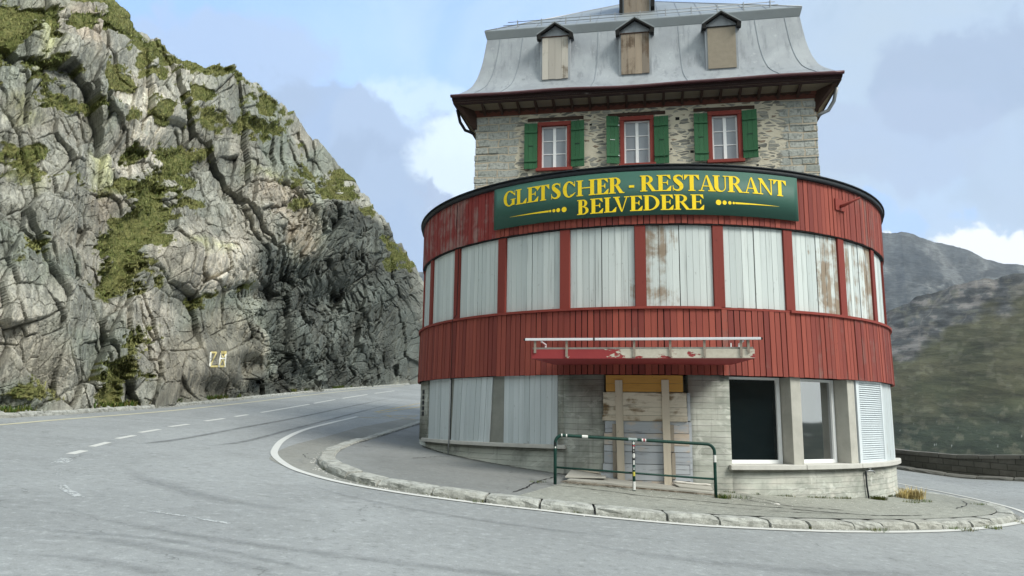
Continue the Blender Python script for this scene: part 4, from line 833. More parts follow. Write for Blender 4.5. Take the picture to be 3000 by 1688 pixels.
for x0, x1, z1, z0, sk in ((-.505, -.37, 2.69, .82, .03), (.35, .485, 2.70, .78, .02)):
    b = MB(); i = len(b.v); n = 8
    rb = rr_.random()
    for k in range(n):
        f0, f1 = k/n, (k+1)/n; za, zb = z1+(z0-z1)*f0, z1+(z0-z1)*f1; xa, xb = sk*f0, sk*f1
        P = lambda x, z, r: DP(math.degrees(x/5.93), 5.84+r, z)
        b.hexa([P(x0+xb, zb, .125), P(x1+xb, zb, .125), P(x1+xb, zb, .095), P(x0+xb, zb, .095)], [P(x0+xa, za, .125), P(x1+xa, za, .125), P(x1+xa, za, .095), P(x0+xa, za, .095)], rb, .2)
    sub(b, 'batten', M_batten, dr)
for x0, x1, z1, z0 in ((-.565, -.50, 1.88, 1.37), (-.56, -.485, 1.36, .90), (.495, .565, 1.875, 1.39), (.515, .58, 1.37, .90)):
    b = MB(); flat_board(b, x0, x1, z0, z1, .062, .03, wear=.4); sub(b, 'short_batten', M_raw, dr)
b = MB(); flat_board(b, .83, .885, 1.95, 2.46, .012, .03, wear=.1); flat_board(b, .85, .90, .84, 1.93, .012, .03, wear=.3); sub(b, 'side_board', M_bluebd, dr)
b = MB(); flat_board(b, -.86, .9, .745, .805, .028, .02, wear=1.); sub(b, 'rotten_foot_board', M_raw, dr)
# --- entrance canopy with the rail of an awning
def canopy():
    P = lambda u, w_, z: LW(u, w_, z)
    uc = -.02; b = MB(); wf_, wb = 7.18, 5.80
    lo = [P(uc-1.90, wf_, 3.00), P(uc+1.90, wf_, 3.00), P(uc+1.66, wb, 2.99), P(uc-1.66, wb, 2.99)]; hi2 = [P(uc-1.90, wf_, 3.165), P(uc+1.90, wf_, 3.165), P(uc+1.66, wb, 3.20), P(uc-1.66, wb, 3.20)]
    b.hexa(lo, hi2, .2, .0)
    m, t = new_mat('flaking_red_canopy_paint'); Pp = geo_pos(t); u = t('VectorMath', {0: t('VectorMath', {0: Pp, 1: tuple(CC)}, operation='SUBTRACT').outputs[0], 1: tuple(A)}, operation='DOT_PRODUCT').outputs['Value']
    fl = t.noise(t.scaled(Pp, (1.4, 1.4, 4)), 2.2, 6, .62, .4); right_ = t.ramp(u, -.9, -.1, .0, .20); wz = t('SeparateXYZ', {0: Pp}).outputs[2]; face = t.ramp(wz, 3.0, 3.02)
    f = t.math('MULTIPLY', t.ramp(t.math('ADD', fl, right_), .60, .62), face)
    base_ = t.mix(t.noise(Pp, 20, 4), (.40, .36, .29), (.62, .58, .50)); red_ = t.mix(t.noise(Pp, 5, 4), (.24, .03, .035), (.31, .045, .045))
    finish(t, t.mix(f, red_, base_), .75, f, .6, .01, 0, .3)
    cp = b.build('entrance_canopy', m, hotel, .006)
    b = MB(); b.hexa([P(uc-1.88, wf_-.02, 3.168), P(uc+1.88, wf_-.02, 3.168), P(uc+1.86, wf_-.14, 3.168), P(uc-1.86, wf_-.14, 3.168)], [P(uc-1.88, wf_-.02, 3.20), P(uc+1.88, wf_-.02, 3.20), P(uc+1.86, wf_-.14, 3.20), P(uc-1.86, wf_-.14, 3.20)], .5, .6); sub(b, 'top_board', M_deck, cp)
    b = MB(); b.lbox(uc-2.00, uc-.80, 7.20, 7.245, 3.315, 3.357); b.lbox(uc-.78, uc+2.00, 7.20, 7.245, 3.315, 3.357); rail = sub(b, 'awning_rail', M_alu, cp, .004)
    b = MB(); b.lbox(uc-.80, uc-.775, 7.193, 7.25, 3.308, 3.364); sub(b, 'rail_joint', M_black, cp)
    for q_ in (-2.03, 2.0): b = MB(); b.lbox(uc+q_, uc+q_+.03, 7.20, 7.24, 3.318, 3.352); sub(b, 'rail_end_cap', M_black, cp)
    for u_ in (-1.83, -1.27, -.10, .51, 1.08, 1.68, 1.80):
        b = MB(); b.lbox(uc+u_-.02, uc+u_+.02, 7.182, 7.205, 3.03 if abs(u_) < 1.79 else 3.10, 3.314); sub(b, 'rail_bracket', M_rust, cp)
    for s in (-1, 1):
        b = MB(); x = uc+s*1.72
        b.lbox(min(x, uc+s*1.58)-.01, min(x, uc+s*1.58)+.01, 6.6, 6.62, 3.19, 3.32); b.hexa([P(x-.013, 7.18, 3.29), P(x+.013, 7.18, 3.29), P(x+.013, 6.6, 3.29), P(x-.013, 6.6, 3.29)], [P(x-.013, 7.18, 3.31), P(x+.013, 7.18, 3.31), P(x+.013, 6.6, 3.31), P(x-.013, 6.6, 3.31)]); b.lbox(x-.014, x+.014, 6.58, 6.605, 3.18, 3.31)
        sub(b, 'side_rail', M_alu, cp)
canopy()
# --- pole bracket, cable, thin downpipe, tap
b = MB(); b.cbox(42.3, 45.5, 5.90, 5.93, 6.29, 6.53, 1, wear=.6); pb = b.build('pole_holder', M_redtrim, hotel)
b = MB(); b.tube([DP(43.9, 5.93, 6.38), DP(43.9, 5.99, 6.385), DP(44.9, 6.30, 6.50)], [.035, .035, .022], 10); sub(b, 'stub_pole', M_redtrim, pb)
b = MB(); b.tube([DP(-43.9, 5.90, 6.72), DP(-44.1, 5.905, 6.3), DP(-43.6, 5.87, 5.7), DP(-43.3, 5.88, 5.2), DP(-43.5, 5.88, 4.2), DP(-43.9, 5.96, 4.07), DP(-43.9, 5.95, 3.4), DP(-44.1, 5.95, 2.75)], .007, 6); b.build('cable', M_black, hotel)
b = MB(); b.tube([DP(-44.1, 5.955, 2.76), DP(-44.0, 5.965, 1.9), DP(-43.9, 5.97, 1.55), DP(-44.1, 5.97, float(zpave(*DP(-44.1, 5.97, 0)[:2]))-.03)], .013, 8); b.build('thin_downpipe', M_steel, hotel)
b = MB(); zb = float(zpave(*DP(47.7, 5.9, 0)[:2])); b.tube([DP(48.1, 5.895, zb-.05), DP(47.7, 5.885, .75), DP(47.5, 5.895, .985), DP(47.6, 5.90, 1.0)], .018, 8); tp = b.build('water_pipe', M_dark, hotel)
b = MB(); b.tube([DP(47.5, 5.89, 1.0), DP(48.4, 5.93, 1.015), DP(49.2, 5.955, 1.01), DP(49.7, 5.96, .975)], .014, 8); b.tube([DP(48.5, 5.93, 1.02), DP(48.5, 5.93, 1.06)], .008, 6); b.tube([DP(48.0, 5.93, 1.06), DP(49.0, 5.935, 1.06)], .008, 6); sub(b, 'tap', M_steel, tp)
# --- stone storey
WZ0, WZ1 = 6.5, 10.62
wins = [(-2.88, -1.92, 8.86, 10.33), (-.54, .40, 8.88, 10.36), (1.86, 2.77, 8.88, 10.37)]
def stone_storey():
    b = MB(); us = sorted({-4.7, 4.7, *[x for w_ in wins for x in (w_[0]+.05, w_[1]-.05)]})
    def q(u0, u1, z0, z1): b.poly([LW(u0, 0, z0), LW(u1, 0, z0), LW(u1, 0, z1), LW(u0, 0, z1)])
    xs_ = [-4.7]+[x for w_ in wins for x in (w_[0]+.05, w_[1]-.05)]+[4.7]
    for i in range(0, 8, 2): q(xs_[i], xs_[i+1], WZ0, WZ1)
    for u0, u1, z0, z1 in wins:
        u0 += .05; u1 -= .05; z0 += .05; z1 -= .05; q(u0, u1, WZ0, z0); q(u0, u1, z1, WZ1); d = -.35
        b.poly([LW(u0, 0, z0), LW(u0, 0, z1), LW(u0, d, z1), LW(u0, d, z0)]); b.poly([LW(u1, 0, z0), LW(u1, d, z0), LW(u1, d, z1), LW(u1, 0, z1)])
        b.poly([LW(u0, 0, z0), LW(u0, d, z0), LW(u1, d, z0), LW(u1, 0, z0)]); b.poly([LW(u0, 0, z1), LW(u1, 0, z1), LW(u1, d, z1), LW(u0, d, z1)]); b.poly([LW(u0, d, z0), LW(u0, d, z1), LW(u1, d, z1), LW(u1, d, z0)])
    for s in (-1, 1): b.poly([LW(s*4.7, 0, WZ0), LW(s*4.7, -13, WZ0), LW(s*4.7, -13, WZ1), LW(s*4.7, 0, WZ1)][::-s])
    b.poly([LW(-4.7, -13, WZ0), LW(-4.7, -13, WZ1), LW(4.7, -13, WZ1), LW(4.7, -13, WZ0)])
    b.build('stone_wall', M_stone, hotel)
    # ragged dressed corner stones standing a little proud
    r = random.Random(5)
    for s in (-1, 1):
        b = MB(); z = 6.9; k = 0
        while z < 10.5:
            h = r.uniform(.17, .27); L = .62 if k % 2 else .36; L *= r.uniform(.8, 1.2); e = r.uniform(.005, .04); o = r.uniform(.004, .03)
            b.lbox(min(s*(4.7+e), s*(4.7-L)), max(s*(4.7+e), s*(4.7-L)), -.3, o, z+.012, z+h-.012, r.random()); z += h; k += 1
        b.build('corner_stones', M_stone, hotel, .018)
    for u, z, s in ((-1.36, 10.19, .035), (1.05, 10.23, .055), (1.42, 9.25, .045), (3.2, 9.27, .03), (.86, 9.35, .025), (3.14, 8.78, .03)): b = MB(); b.lbox(u-s, u+s, -.02, .006, z-s*.8, z+s*.8); b.build('putlog_hole', M_black, hotel)
    for (u0, u1, z) in ((-3.17, -1.56, 10.42), (-.88, .72, 10.43), (1.49, 3.12, 10.44)):
        b = MB(); n = 7; zz = [r.uniform(-.012, .012) for _ in range(n+1)]
        for k in range(n):
            a = u0+(u1-u0)*k/n; c = u0+(u1-u0)*(k+1)/n; b.hexa([LW(a, .03, z-.045+zz[k]), LW(c, .03, z-.045+zz[k+1]), LW(c, -.01, z-.045), LW(a, -.01, z-.045)], [LW(a, .03, z+.045+zz[k]*.5), LW(c, .03, z+.045+zz[k+1]*.5), LW(c, -.01, z+.045), LW(a, -.01, z+.045)])
        b.build('lintel', M_brown, hotel)
    for wi, (u0, u1, z0, z1) in enumerate(wins):
        f = MB(); t_ = .115; o = .045
        f.lbox(u0, u0+t_, -.16, o, z0+.09, z1-t_); f.lbox(u1-t_, u1, -.16, o, z0+.09, z1-t_); f.lbox(u0-.0, u1+.0, -.16, o+.012, z1-t_, z1); f.lbox(u0-.04, u1+.04, -.16, o+.05, z0, z0+.09)
        fo = f.build('window_frame', M_redtrim, hotel, .006)
        s_ = MB(); a0, a1, c0, c1 = u0+t_, u1-t_, z0+.09, z1-t_; m_ = (a0+a1)/2; d0, d1 = -.105, -.06
        s_.lbox(a0, a0+.045, d0, d1, c0, c1); s_.lbox(a1-.045, a1, d0, d1, c0, c1); s_.lbox(a0+.045, a1-.045, d0, d1, c0, c0+.05); s_.lbox(a0+.045, a1-.045, d0, d1, c1-.045, c1); s_.lbox(m_-.042, m_+.042, d0, d1+.008, c0+.05, c1-.045)
        for f_ in (1/3, 2/3):
            z = c0+.05+(c1-c0-.095)*f_
            for x0, x1 in ((a0+.045, m_-.042), (m_+.042, a1-.045)): s_.lbox(x0, x1, d0+.01, d1-.008, z-.012, z+.012)
        sub(s_, 'sash', M_wwhite, fo, .003)
        g = MB()
        for x0, x1 in ((a0+.02, m_-.01), (m_+.01, a1-.02)): g.lbox(x0, x1, -.095, -.085, c0+.02, c1-.02)
        sub(g, 'pane', M_pane, fo)
        for s, (x0, x1, zz0, zz1, ang) in enumerate([((u0-.375, u0+.0, 8.93, 10.29, 4), (u1+.0, u1+.385, 8.94, 10.30, -6)), ((u0-.385, u0-.03, 8.97, 10.36, 14), (u1+.0, u1+.40, 8.92, 10.30, -5)), ((u0-.38, u0, 8.94, 10.31, 7), (u1, u1+.39, 8.96, 10.33, -9))][wi]):
            hinge = x1 if s == 0 else x0; q = MB(); L = x1-x0
            def Q(x, w_, z, hinge=hinge, ang=ang):
                dx = x-hinge; a = R(ang); return LW(hinge+dx*math.cos(a)-0*w_, .055+abs(dx)*abs(math.sin(a))+w_, z)
            def qb(mb, xa, xb, wa, wb_, za, zb_, rnd=.5): mb.hexa([Q(xa, wb_, za), Q(xb, wb_, za), Q(xb, wa, za), Q(xa, wa, za)], [Q(xa, wb_, zb_), Q(xb, wb_, zb_), Q(xb, wa, zb_), Q(xa, wa, zb_)], rnd)
            for k in range(3): qb(q, x0+L*k/3+.0015, x0+L*(k+1)/3-.0015, 0, .028, zz0, zz1, rr_.random())
            so_ = q.build('window_shutter', M_green, hotel, .003)
            H_ = zz1-zz0
            for z in (zz0+.06*H_*3, zz1-.06*H_*3): q = MB(); qb(q, x0+.01, x1-.01, .029, .052, z-.045, z+.015); sub(q, 'batten', M_green, so_, .003)
            q = MB(); zc_ = (zz0+zz1)/2; xm = (x0+x1)/2; qb(q, xm-.07, xm+.07, .029, .04, zc_-.008, zc_+.004)
            for z in (zz0+.18*H_, zz1-.18*H_): 
                xh = hinge; qb(q, (xh-.03) if s == 0 else xh-.02, (xh+.02) if s == 0 else xh+.03, .03, .05, z-.03, z-.01)
            sub(q, 'hinge', M_dark if wi != 1 or s else M_wwhite, so_)
stone_storey()
# --- eaves: beam, soffit, brackets, fascia, gutter
EO = .60                                                            # overhang
def ring4(mb, o0, z0, o1, z1, rnd=0., wear=0., seg=1, flip=False):
    """four sloping faces round the block, from offset o0,z0 to offset o1,z1"""
    H0, H1 = 4.7+o0, 4.7+o1; D0, D1 = 13+o0, 13+o1
    c0 = [(-H0, o0), (H0, o0), (H0, -D0), (-H0, -D0)]; c1 = [(-H1, o1), (H1, o1), (H1, -D1), (-H1, -D1)]
    for k in range(4):
        a, c = c0[k], c0[(k+1) % 4]; d, e = c1[k], c1[(k+1) % 4]; n = seg if k in (0,) else 1
        for j in range(n):
            L = lambda p, q, t_: (p[0]+(q[0]-p[0])*t_, p[1]+(q[1]-p[1])*t_)
            a_, c_, d_, e_ = L(a, c, j/n), L(a, c, (j+1)/n), L(d, e, j/n), L(d, e, (j+1)/n)
            P = [LW(*a_, z0), LW(*c_, z0), LW(*e_, z1), LW(*d_, z1)]; mb.poly(P if not flip else P[::-1], rnd, wear)
b = MB(); ring4(b, .02, 10.60, .02, 10.79); ring4(b, .0, 10.60, .02, 10.60); ring4(b, .022, 10.70, .05, 10.70); ring4(b, .05, 10.70, .05, 10.79); b.build('wall_plate_beam', mat_boards('red_brown_beam', (.15, .055, .04), (.11, .04, .03), (.04, .022, .018), vertical=False, stain=.6), hotel)
b = MB()
for k in range(10): ring4(b, .05+(EO-.07)*k/10, 10.79+.006*k, .05+(EO-.07)*(k+1)/10-.004, 10.79+.006*k, rr_.random(), .2)
sof = b.build('soffit', M_soffit, hotel)
for k in range(18):
    u = -4.43+8.68*k/17; b = MB()
    b.hexa([LW(u-.035, .16, 10.68), LW(u+.035, .16, 10.68), LW(u+.035, .05, 10.62), LW(u-.035, .05, 10.62)], [LW(u-.035, .52, 10.80), LW(u+.035, .52, 10.80), LW(u+.035, .05, 10.80), LW(u-.035, .05, 10.80)], .4); sub(b, 'eave_bracket', M_brown, sof)
b = MB(); n = 46
for k in range(n):
    u = -4.6+9.2*k/n; L = 9.2/n; b.poly([LW(u, .056, 10.79), LW(u, .056, 10.735), LW(u+L/2, .056, 10.69), LW(u+L, .056, 10.735), LW(u+L, .056, 10.79)], .3)
sub(b, 'scalloped_trim', M_brown, sof)
b = MB()
for z0, z1, o0, o1, w_ in ((10.80, 10.90, EO-.05, EO-.02, .5), (10.90, 10.99, EO-.015, EO+.0, .3)): ring4(b, o0, z0, o1, z1, .5, w_*.8, seg=1)
ring4(b, EO-.09, 10.795, EO-.05, 10.80); b.build('fascia', M_eave, hotel)
b = MB()
gp = []
for k in range(41):
    u = -5.32+10.64*k/40; sag = -.045*math.exp(-((u-.2)/1.3)**2)+.01*math.sin(u*2.1); gp.append(LW(u, EO+.045, 11.015+sag))
b.tube(gp, .05, 8); b.build('gutter', plain('maroon_gutter', (.075, .022, .026), .4, var=.4, scale=7, spec=.5), hotel)
for s, mt in ((-1, M_black), (1, M_steel)):
    b = MB(); u = s*4.98; b.tube([LW(s*5.2, .3, 10.75), LW(s*5.16, .1, 10.45), LW(s*5.02, .02, 10.22), LW(s*4.86, .0, 10.16), LW(s*4.76, -.02, 10.1)], .05 if s > 0 else .045, 8); b.build('downpipe', mt, hotel)
for s in (-1, 1):
    b = MB(); b.hexa([LW(s*4.72-.05, .1, 10.25), LW(s*4.72+.05, .1, 10.25), LW(s*4.72+.05, 0, 10.2), LW(s*4.72-.05, 0, 10.2)], [LW(s*5.15-.05, .5, 10.8), LW(s*5.15+.05, .5, 10.8), LW(s*4.75+.05, 0, 10.8), LW(s*4.75-.05, 0, 10.8)], .3); b.build('corner_brace', M_brown, hotel)
# --- mansard roof
prof = [(.60, 10.99), (.585, 11.045), (.50, 11.10), (.385, 11.22), (.28, 11.32), (.195, 11.42), (.12, 11.53), (.065, 11.66), (.01, 11.80), (-.03, 11.94), (-.08, 12.15), (-.125, 12.38), (-.175, 12.75), (-.225, 13.14)]
b = MB()
for (o0, z0), (o1, z1) in zip(prof[:-1], prof[1:]): ring4(b, o0, z0, o1, z1, 0, 0, 1)
for i in range(len(b.sm)): b.sm[i] = True
mans = b.build('mansard_roof', M_zinc, hotel)
# merge for smooth shading
import bmesh
def weld(o, ang=40):
    bm = bmesh.new(); bm.from_mesh(o.data); bmesh.ops.remove_doubles(bm, verts=bm.verts, dist=1e-4)
    for e in bm.edges:
        if len(e.link_faces) == 2 and e.calc_face_angle(0) > R(ang): e.smooth = False
    bm.to_mesh(o.data); bm.free()
weld(mans)
seam_m = plain('seam_zinc', (.24, .27, .30), .5, .3)
for u in (-4.27, -3.55, -1.2, 1.2, 3.42, 4.27):
    b = MB()
    for (o0, z0), (o1, z1) in zip(prof[1:-1], prof[2:]):
        f0 = (4.7+o0)/4.7; f1 = (4.7+o1)/4.7; n_ = .010
        b.poly([LW(u*f0-.007, o0+n_, z0+n_), LW(u*f0+.007, o0+n_, z0+n_), LW(u*f1+.007, o1+n_, z1+n_), LW(u*f1-.007, o1+n_, z1+n_)]); b.poly([LW(u*f0+.007, o0+n_, z0+n_), LW(u*f0+.007, o0, z0), LW(u*f1+.007, o1, z1), LW(u*f1+.007, o1+n_, z1+n_)]); b.poly([LW(u*f0-.007, o0, z0), LW(u*f0-.007, o0+n_, z0+n_), LW(u*f1-.007, o1+n_, z1+n_), LW(u*f1-.007, o1, z1)])
    sub(b, 'standing_seam', seam_m, mans)
b = MB(); r = random.Random(9)
for k in range(12):
    u = r.uniform(-4.2, 4.2); z = r.uniform(11.5, 12.0); s = r.uniform(.03, .07)
    if any(abs(u-c_) < .55 for c_ in (-2.37, -.08, 2.3)): continue
    o = float(np.interp(z, [p[1] for p in prof], [p[0] for p in prof])); o2 = float(np.interp(z+s, [p[1] for p in prof], [p[0] for p in prof]))
    b.poly([LW(u, o+.006, z), LW(u+s*1.5, o+.006, z), LW(u+s*1.5, o2+.006, z+s), LW(u, o2+.006, z+s)])
sub(b, 'zinc_patches', M_zinc2, mans)
b = MB(); ring4(b, -.225, 13.14, -.215, 13.16); ring4(b, -.215, 13.16, -.155, 13.375); ring4(b, -.155, 13.375, -.155, 13.40); ring4(b, -.155, 13.40, -.17, 13.405)
for i in range(len(b.sm)): b.sm[i] = False
b.build('roof_ledge', M_zinc2, hotel)
# upper hipped roof
b = MB(); SL = .712; hw = 4.7-.17; zr = 13.404+SL*hw
F0, F1, F2, F3 = LW(-hw, -.17, 13.404), LW(hw, -.17, 13.404), LW(hw, -12.83, 13.404), LW(-hw, -12.83, 13.404); R1, R2 = LW(0, -.17-hw, zr), LW(0, -12.83+hw, zr)
b.poly([F0, F1, R1]); b.poly([F1, F2, R2, R1]); b.poly([F2, F3, R2]); b.poly([F3, F0, R1, R2]); ur = b.build('upper_roof', M_zinc2, hotel)
b = MB()
for u in np.arange(-4.2, 4.3, .6):
    top = hw-abs(u)
    if top > .1:
        a_, c_ = LW(u, -.17, 13.404), LW(u, -.17-top, 13.404+SL*top); b.hexa([a_-A*.006, a_+A*.006, c_+A*.006, c_-A*.006], [a_-A*.006+Vector((0, 0, .018)), a_+A*.006+Vector((0, 0, .018)), c_+A*.006+Vector((0, 0, .018)), c_-A*.006+Vector((0, 0, .018))])
for s in (-1, 1):
    a_, c_ = LW(s*hw, -.17, 13.41), R1; b.tube([a_, c_], .022, 6)
sub(b, 'roof_seams', M_steel, ur)
b = MB()
wz = -.52; zg = 13.404+SL*(.52-.17)
b.tube([LW(-4.05, wz, zg+.08), LW(3.98, wz, zg+.07)], .011, 6); b.tube([LW(-3.90, wz+.02, zg+.165), LW(3.88, wz+.02, zg+.155)], .011, 6)
sg = b.build('snow_guard', M_steel, hotel)
for k in range(11):
    b = MB(); u = -3.6+k*.735; b.lbox(u-.013, u+.013, wz-.03, wz+.045, zg-.04, zg+.20); sub(b, 'guard_bracket', M_steel, sg)
# dormers
def dormer(uc, hwf, z0, zb1, zp, mat, board, wf_=.12):
    zs = 13.30; zt = zb1+.07; ew = hwf+.15; zpk = zp; ze = zpk-.36; back = -1.2
    d = MB(); hh = hwf+.06
    d.poly([LW(uc-hh, wf_, z0-.05), LW(uc+hh, wf_, z0-.05), LW(uc+hh, wf_, ze+.10), LW(uc, wf_, zpk-.06), LW(uc-hh, wf_, ze+.10)])
    for s in (-1, 1):
        P = [LW(uc+s*hh, wf_, z0-.05), LW(uc+s*hh, back, z0-.05), LW(uc+s*hh, back, ze+.10), LW(uc+s*hh, wf_, ze+.10)]; d.poly(P if s > 0 else P[::-1])
    do = d.build('dormer', M_zinc, hotel)
    g = MB(); ov = wf_+.16; tk = .035
    for s in (-1, 1):
        a0, c0 = LW(uc, ov, zpk), LW(uc+s*ew, ov, ze); a1, c1 = LW(uc, back, zpk), LW(uc+s*ew, back, ze); t_ = Vector((0, 0, tk))
        P = [c0, a0, a1, c1] if s < 0 else [a0, c0, c1, a1]; g.hexa([p-t_ for p in P], P)
    sub(g, 'gable_roof', M_zinc2, do)
    g = MB()
    for s in (-1, 1):
        a0, c0 = LW(uc, ov, zpk-tk-.002), LW(uc+s*ew, ov, ze-tk-.002); dz = Vector((0, 0, .055)); a1, c1 = LW(uc, ov-.14, zpk-tk-.002), LW(uc+s*ew, ov-.14, ze-tk-.002)
        P = [c0, a0, a1, c1] if s < 0 else [a0, c0, c1, a1]; g.hexa([p-dz for p in P], P)
        x = uc+s*(ew-.06); g.lbox(x-.055, x+.055, wf_+.003, ov-.0, ze-.17, ze-.04)
    sub(g, 'barge_boards', M_black, do)
    g = MB()
    if board == 'planks':
        n = 4 if hwf < .4 else 4
        for k in range(n): g.lbox(uc-hwf+2*hwf*k/n+.002, uc-hwf+2*hwf*(k+1)/n-.002, wf_+.004, wf_+.03+rr_.uniform(0, .006), z0+rr_.uniform(-.008, .008), zb1, rr_.random(), .2+.6*rr_.random())
    else: g.lbox(uc-hwf, uc+hwf, wf_+.004, wf_+.03, z0, zb1, .5, .5)
    sub(g, 'boarding', mat, do)
    g = MB(); g.lbox(uc-hwf-.02, uc+hwf+.02, wf_+.002, wf_+.05, zb1, zb1+.03); sub(g, 'top_batten', M_brown if board == 'planks' else M_black, do)
M_dw = mat_boards('pale_weathered_planks', (.50, .47, .42), (.38, .355, .32), (.13, .11, .085), stain=.7)
M_dk = mat_boards('brown_weathered_planks', (.36, .29, .22), (.20, .17, .14), (.09, .065, .045), stain=.9)
dormer(-2.37, .375, 11.58, 12.87, 13.31, M_dw, 'planks'); dormer(-.085, .395, 11.58, 12.80, 13.27, M_dk, 'planks'); dormer(2.30, .38, 11.58, 12.80, 13.26, M_chip, 'sheet')
# dormer of the upper roof, cut by the top of the picture
b = MB(); b.lbox(-.46, .40, -3.2, -1.55, 14.2, 15.9); td = b.build('roof_dormer', M_zinc, hotel)
b = MB()
for k in range(4): b.lbox(-.42+.195*k, -.42+.195*(k+1)-.004, -1.546, -1.52, 14.36, 15.5, rr_.random(), .5)
sub(b, 'boarding', M_dk, td)
b = MB(); b.lbox(-.56, -.47, -3.0, -1.42, 14.38, 15.9); b.lbox(.41, .52, -3.0, -1.42, 14.5, 15.9); sub(b, 'barge_boards', M_black, td)

# ------------------------------------------------------------------ restaurant sign
sign = thing('restaurant_sign', 'long curved green sign board with yellow serif letters below the black rim', 'sign', tuple(DP(0, 5.95, 6.3)))
M_sign = plain('green_sign_board', (.030, .100, .076), .6, var=.10, scale=1.5, spec=.4, bs=.03); M_let = plain('yellow_lettering', (.86, .62, .015), .55, var=.05, scale=4, bs=.02); M_letsh = plain('letter_outline', (.10, .10, .02), .6)
b = MB(); b.cbox(-30.9, 31.45, 5.93, 5.965, 5.885, 6.77, 64, sm=True); b.build('board', M_sign, sign)
RS = 5.966
def glyph(ch, w_):
    """pieces of a bold roman letter, cap height 1, width w_"""
    g = []; Rr = lambda a, b_, c, d: g.append([(a, b_), (c, b_), (c, d), (a, d)]); Q = lambda *p: g.append(list(p)); se = .06; st = .245
    def arc(cx, cy, rx, ry, tx, ty, a0, a1, n=22):
        for k in range(n):
            p, q = R(a0+(a1-a0)*k/n), R(a0+(a1-a0)*(k+1)/n); f = lambda t_, x, y: (cx+x*math.cos(t_), cy+y*math.sin(t_))
            g.append([f(p, rx, ry), f(q, rx, ry), f(q, rx-tx, ry-ty), f(p, rx-tx, ry-ty)])
    def pen(pts):
        S_ = smooth_line([(x, y, h) for x, y, h in pts], 5)
        for k in range(len(S_)-1):
            (x0, y0, h0), (x1, y1, h1) = S_[k], S_[k+1]; a = S_[max(0, k-1)]; c = S_[min(len(S_)-1, k+2)]
            def nr(p, q): dx, dy = q[0]-p[0], q[1]-p[1]; L = math.hypot(dx, dy) or 1; return -dy/L, dx/L
            n0 = nr(a, S_[k+1]); n1 = nr(S_[k], c); Q((x0+n0[0]*h0, y0+n0[1]*h0), (x1+n1[0]*h1, y1+n1[1]*h1), (x1-n1[0]*h1, y1-n1[1]*h1), (x0-n0[0]*h0, y0-n0[1]*h0))
    L = .09
    if ch in 'LEHRBD': Rr(L, 0, L+st, 1); Rr(0, 1-se, L+st+(.0 if ch in 'EBRD' else .09), 1); Rr(0, 0, L+st+(.09 if ch in 'HR' else 0), se)
    if ch == 'L': Rr(L+st, 0, w_-.03, se); Q((w_-.30, se), (w_-.03, se), (w_, .33), (w_-.035, .33))
    if ch == 'E':
        Rr(L+st, 0, w_-.03, se); Q((w_-.30, se), (w_-.03, se), (w_, .32), (w_-.035, .32)); Rr(L+st, 1-se, w_-.06, 1); Q((w_-.28, 1-se), (w_-.06, 1-se), (w_-.03, .73), (w_-.065, .73))
        Rr(L+st, .49, w_-.26, .545); Q((w_-.30, .52), (w_-.225, .36), (w_-.195, .36), (w_-.195, .68), (w_-.225, .68))
    if ch == 'T':
        c = w_/2; Rr(c-st/2, se, c+st/2, 1-se); Rr(c-st/2-.09, 0, c+st/2+.09, se); Rr(.02, 1-se, w_-.02, 1); Q((.02, 1-se), (.24, 1-se), (.045, .70), (.005, .70)); Q((w_-.24, 1-se), (w_-.02, 1-se), (w_-.005, .70), (w_-.045, .70))
    if ch == 'H': Rr(w_-L-st, 0, w_-L, 1); Rr(w_-L-st-.09, 1-se, w_, 1); Rr(w_-L-st-.09, 0, w_, se); Rr(L+st, .47, w_-L-st, .53)
    if ch == 'R': arc(L+st+.06, .74, w_-L-st-.24, .26, .2, se, -90, 90); Rr(L+st, 1-se, L+st+.06, 1); Rr(L+st, .48, L+st+.06, .48+se); Q((L+st+.05, .5), (L+st+.26, .5), (w_+.0, .0), (w_-.235, .0)); Rr(w_-.235, 0, w_+.05, se)
    if ch == 'B': arc(L+st+.06, .755, w_-L-st-.19, .245, .19, se, -90, 90); arc(L+st+.06, .27, w_-L-st-.10, .27, .2, se, -90, 90); Rr(L+st, 1-se, L+st+.06, 1); Rr(L+st, .50, L+st+.06, .50+se); Rr(L+st, 0, L+st+.06, se)
    if ch == 'D': arc(L+st, .5, w_-L-st-.02, .5, .215, se, -90, 90, 28)
    if ch in 'CG':
        arc(w_*.50, .5, w_*.49, .52, .25, .075, 48, 312, 36); Rr(w_-.085, .64, w_-.045, .99); Q((w_*.5+w_*.49*.669-.16, .885), (w_-.065, .80), (w_-.05, .68), (w_-.10, .68))
        if ch == 'G': Rr(w_-.30, .04, w_-.085, .42); Rr(w_-.39, .40, w_+.0, .45); Q((w_*.6, .02), (w_-.28, .06), (w_-.28, .14), (w_*.6, .06))
        else: Q((w_*.5+w_*.49*.669-.14, .12), (w_*.5+w_*.49*.669, .115), (w_-.01, .27), (w_-.05, .28))
    if ch == 'S': pen([(w_*.86, .80, .025), (w_*.74, .92, .042), (w_*.52, .96, .048), (w_*.30, .89, .08), (w_*.25, .77, .105), (w_*.35, .64, .125), (w_*.56, .50, .135), (w_*.73, .36, .13), (w_*.75, .21, .11), (w_*.64, .09, .075), (w_*.44, .04, .048), (w_*.22, .09, .036), (w_*.09, .24, .02)]); Rr(w_*.84, .70, w_*.89, 1.0); Rr(w_*.07, 0, w_*.12, .34)
    if ch == 'A': c = w_*.5; Q((c-.05, 1), (c+.06, 1), (w_-.06, se), (w_-.30, se)); Q((c-.07, .93), (c-.02, .93), (.20, se), (.13, se)); Rr(.27, .29, w_-.28, .345); Rr(0, 0, .33, se); Rr(w_-.42, 0, w_+.03, se)
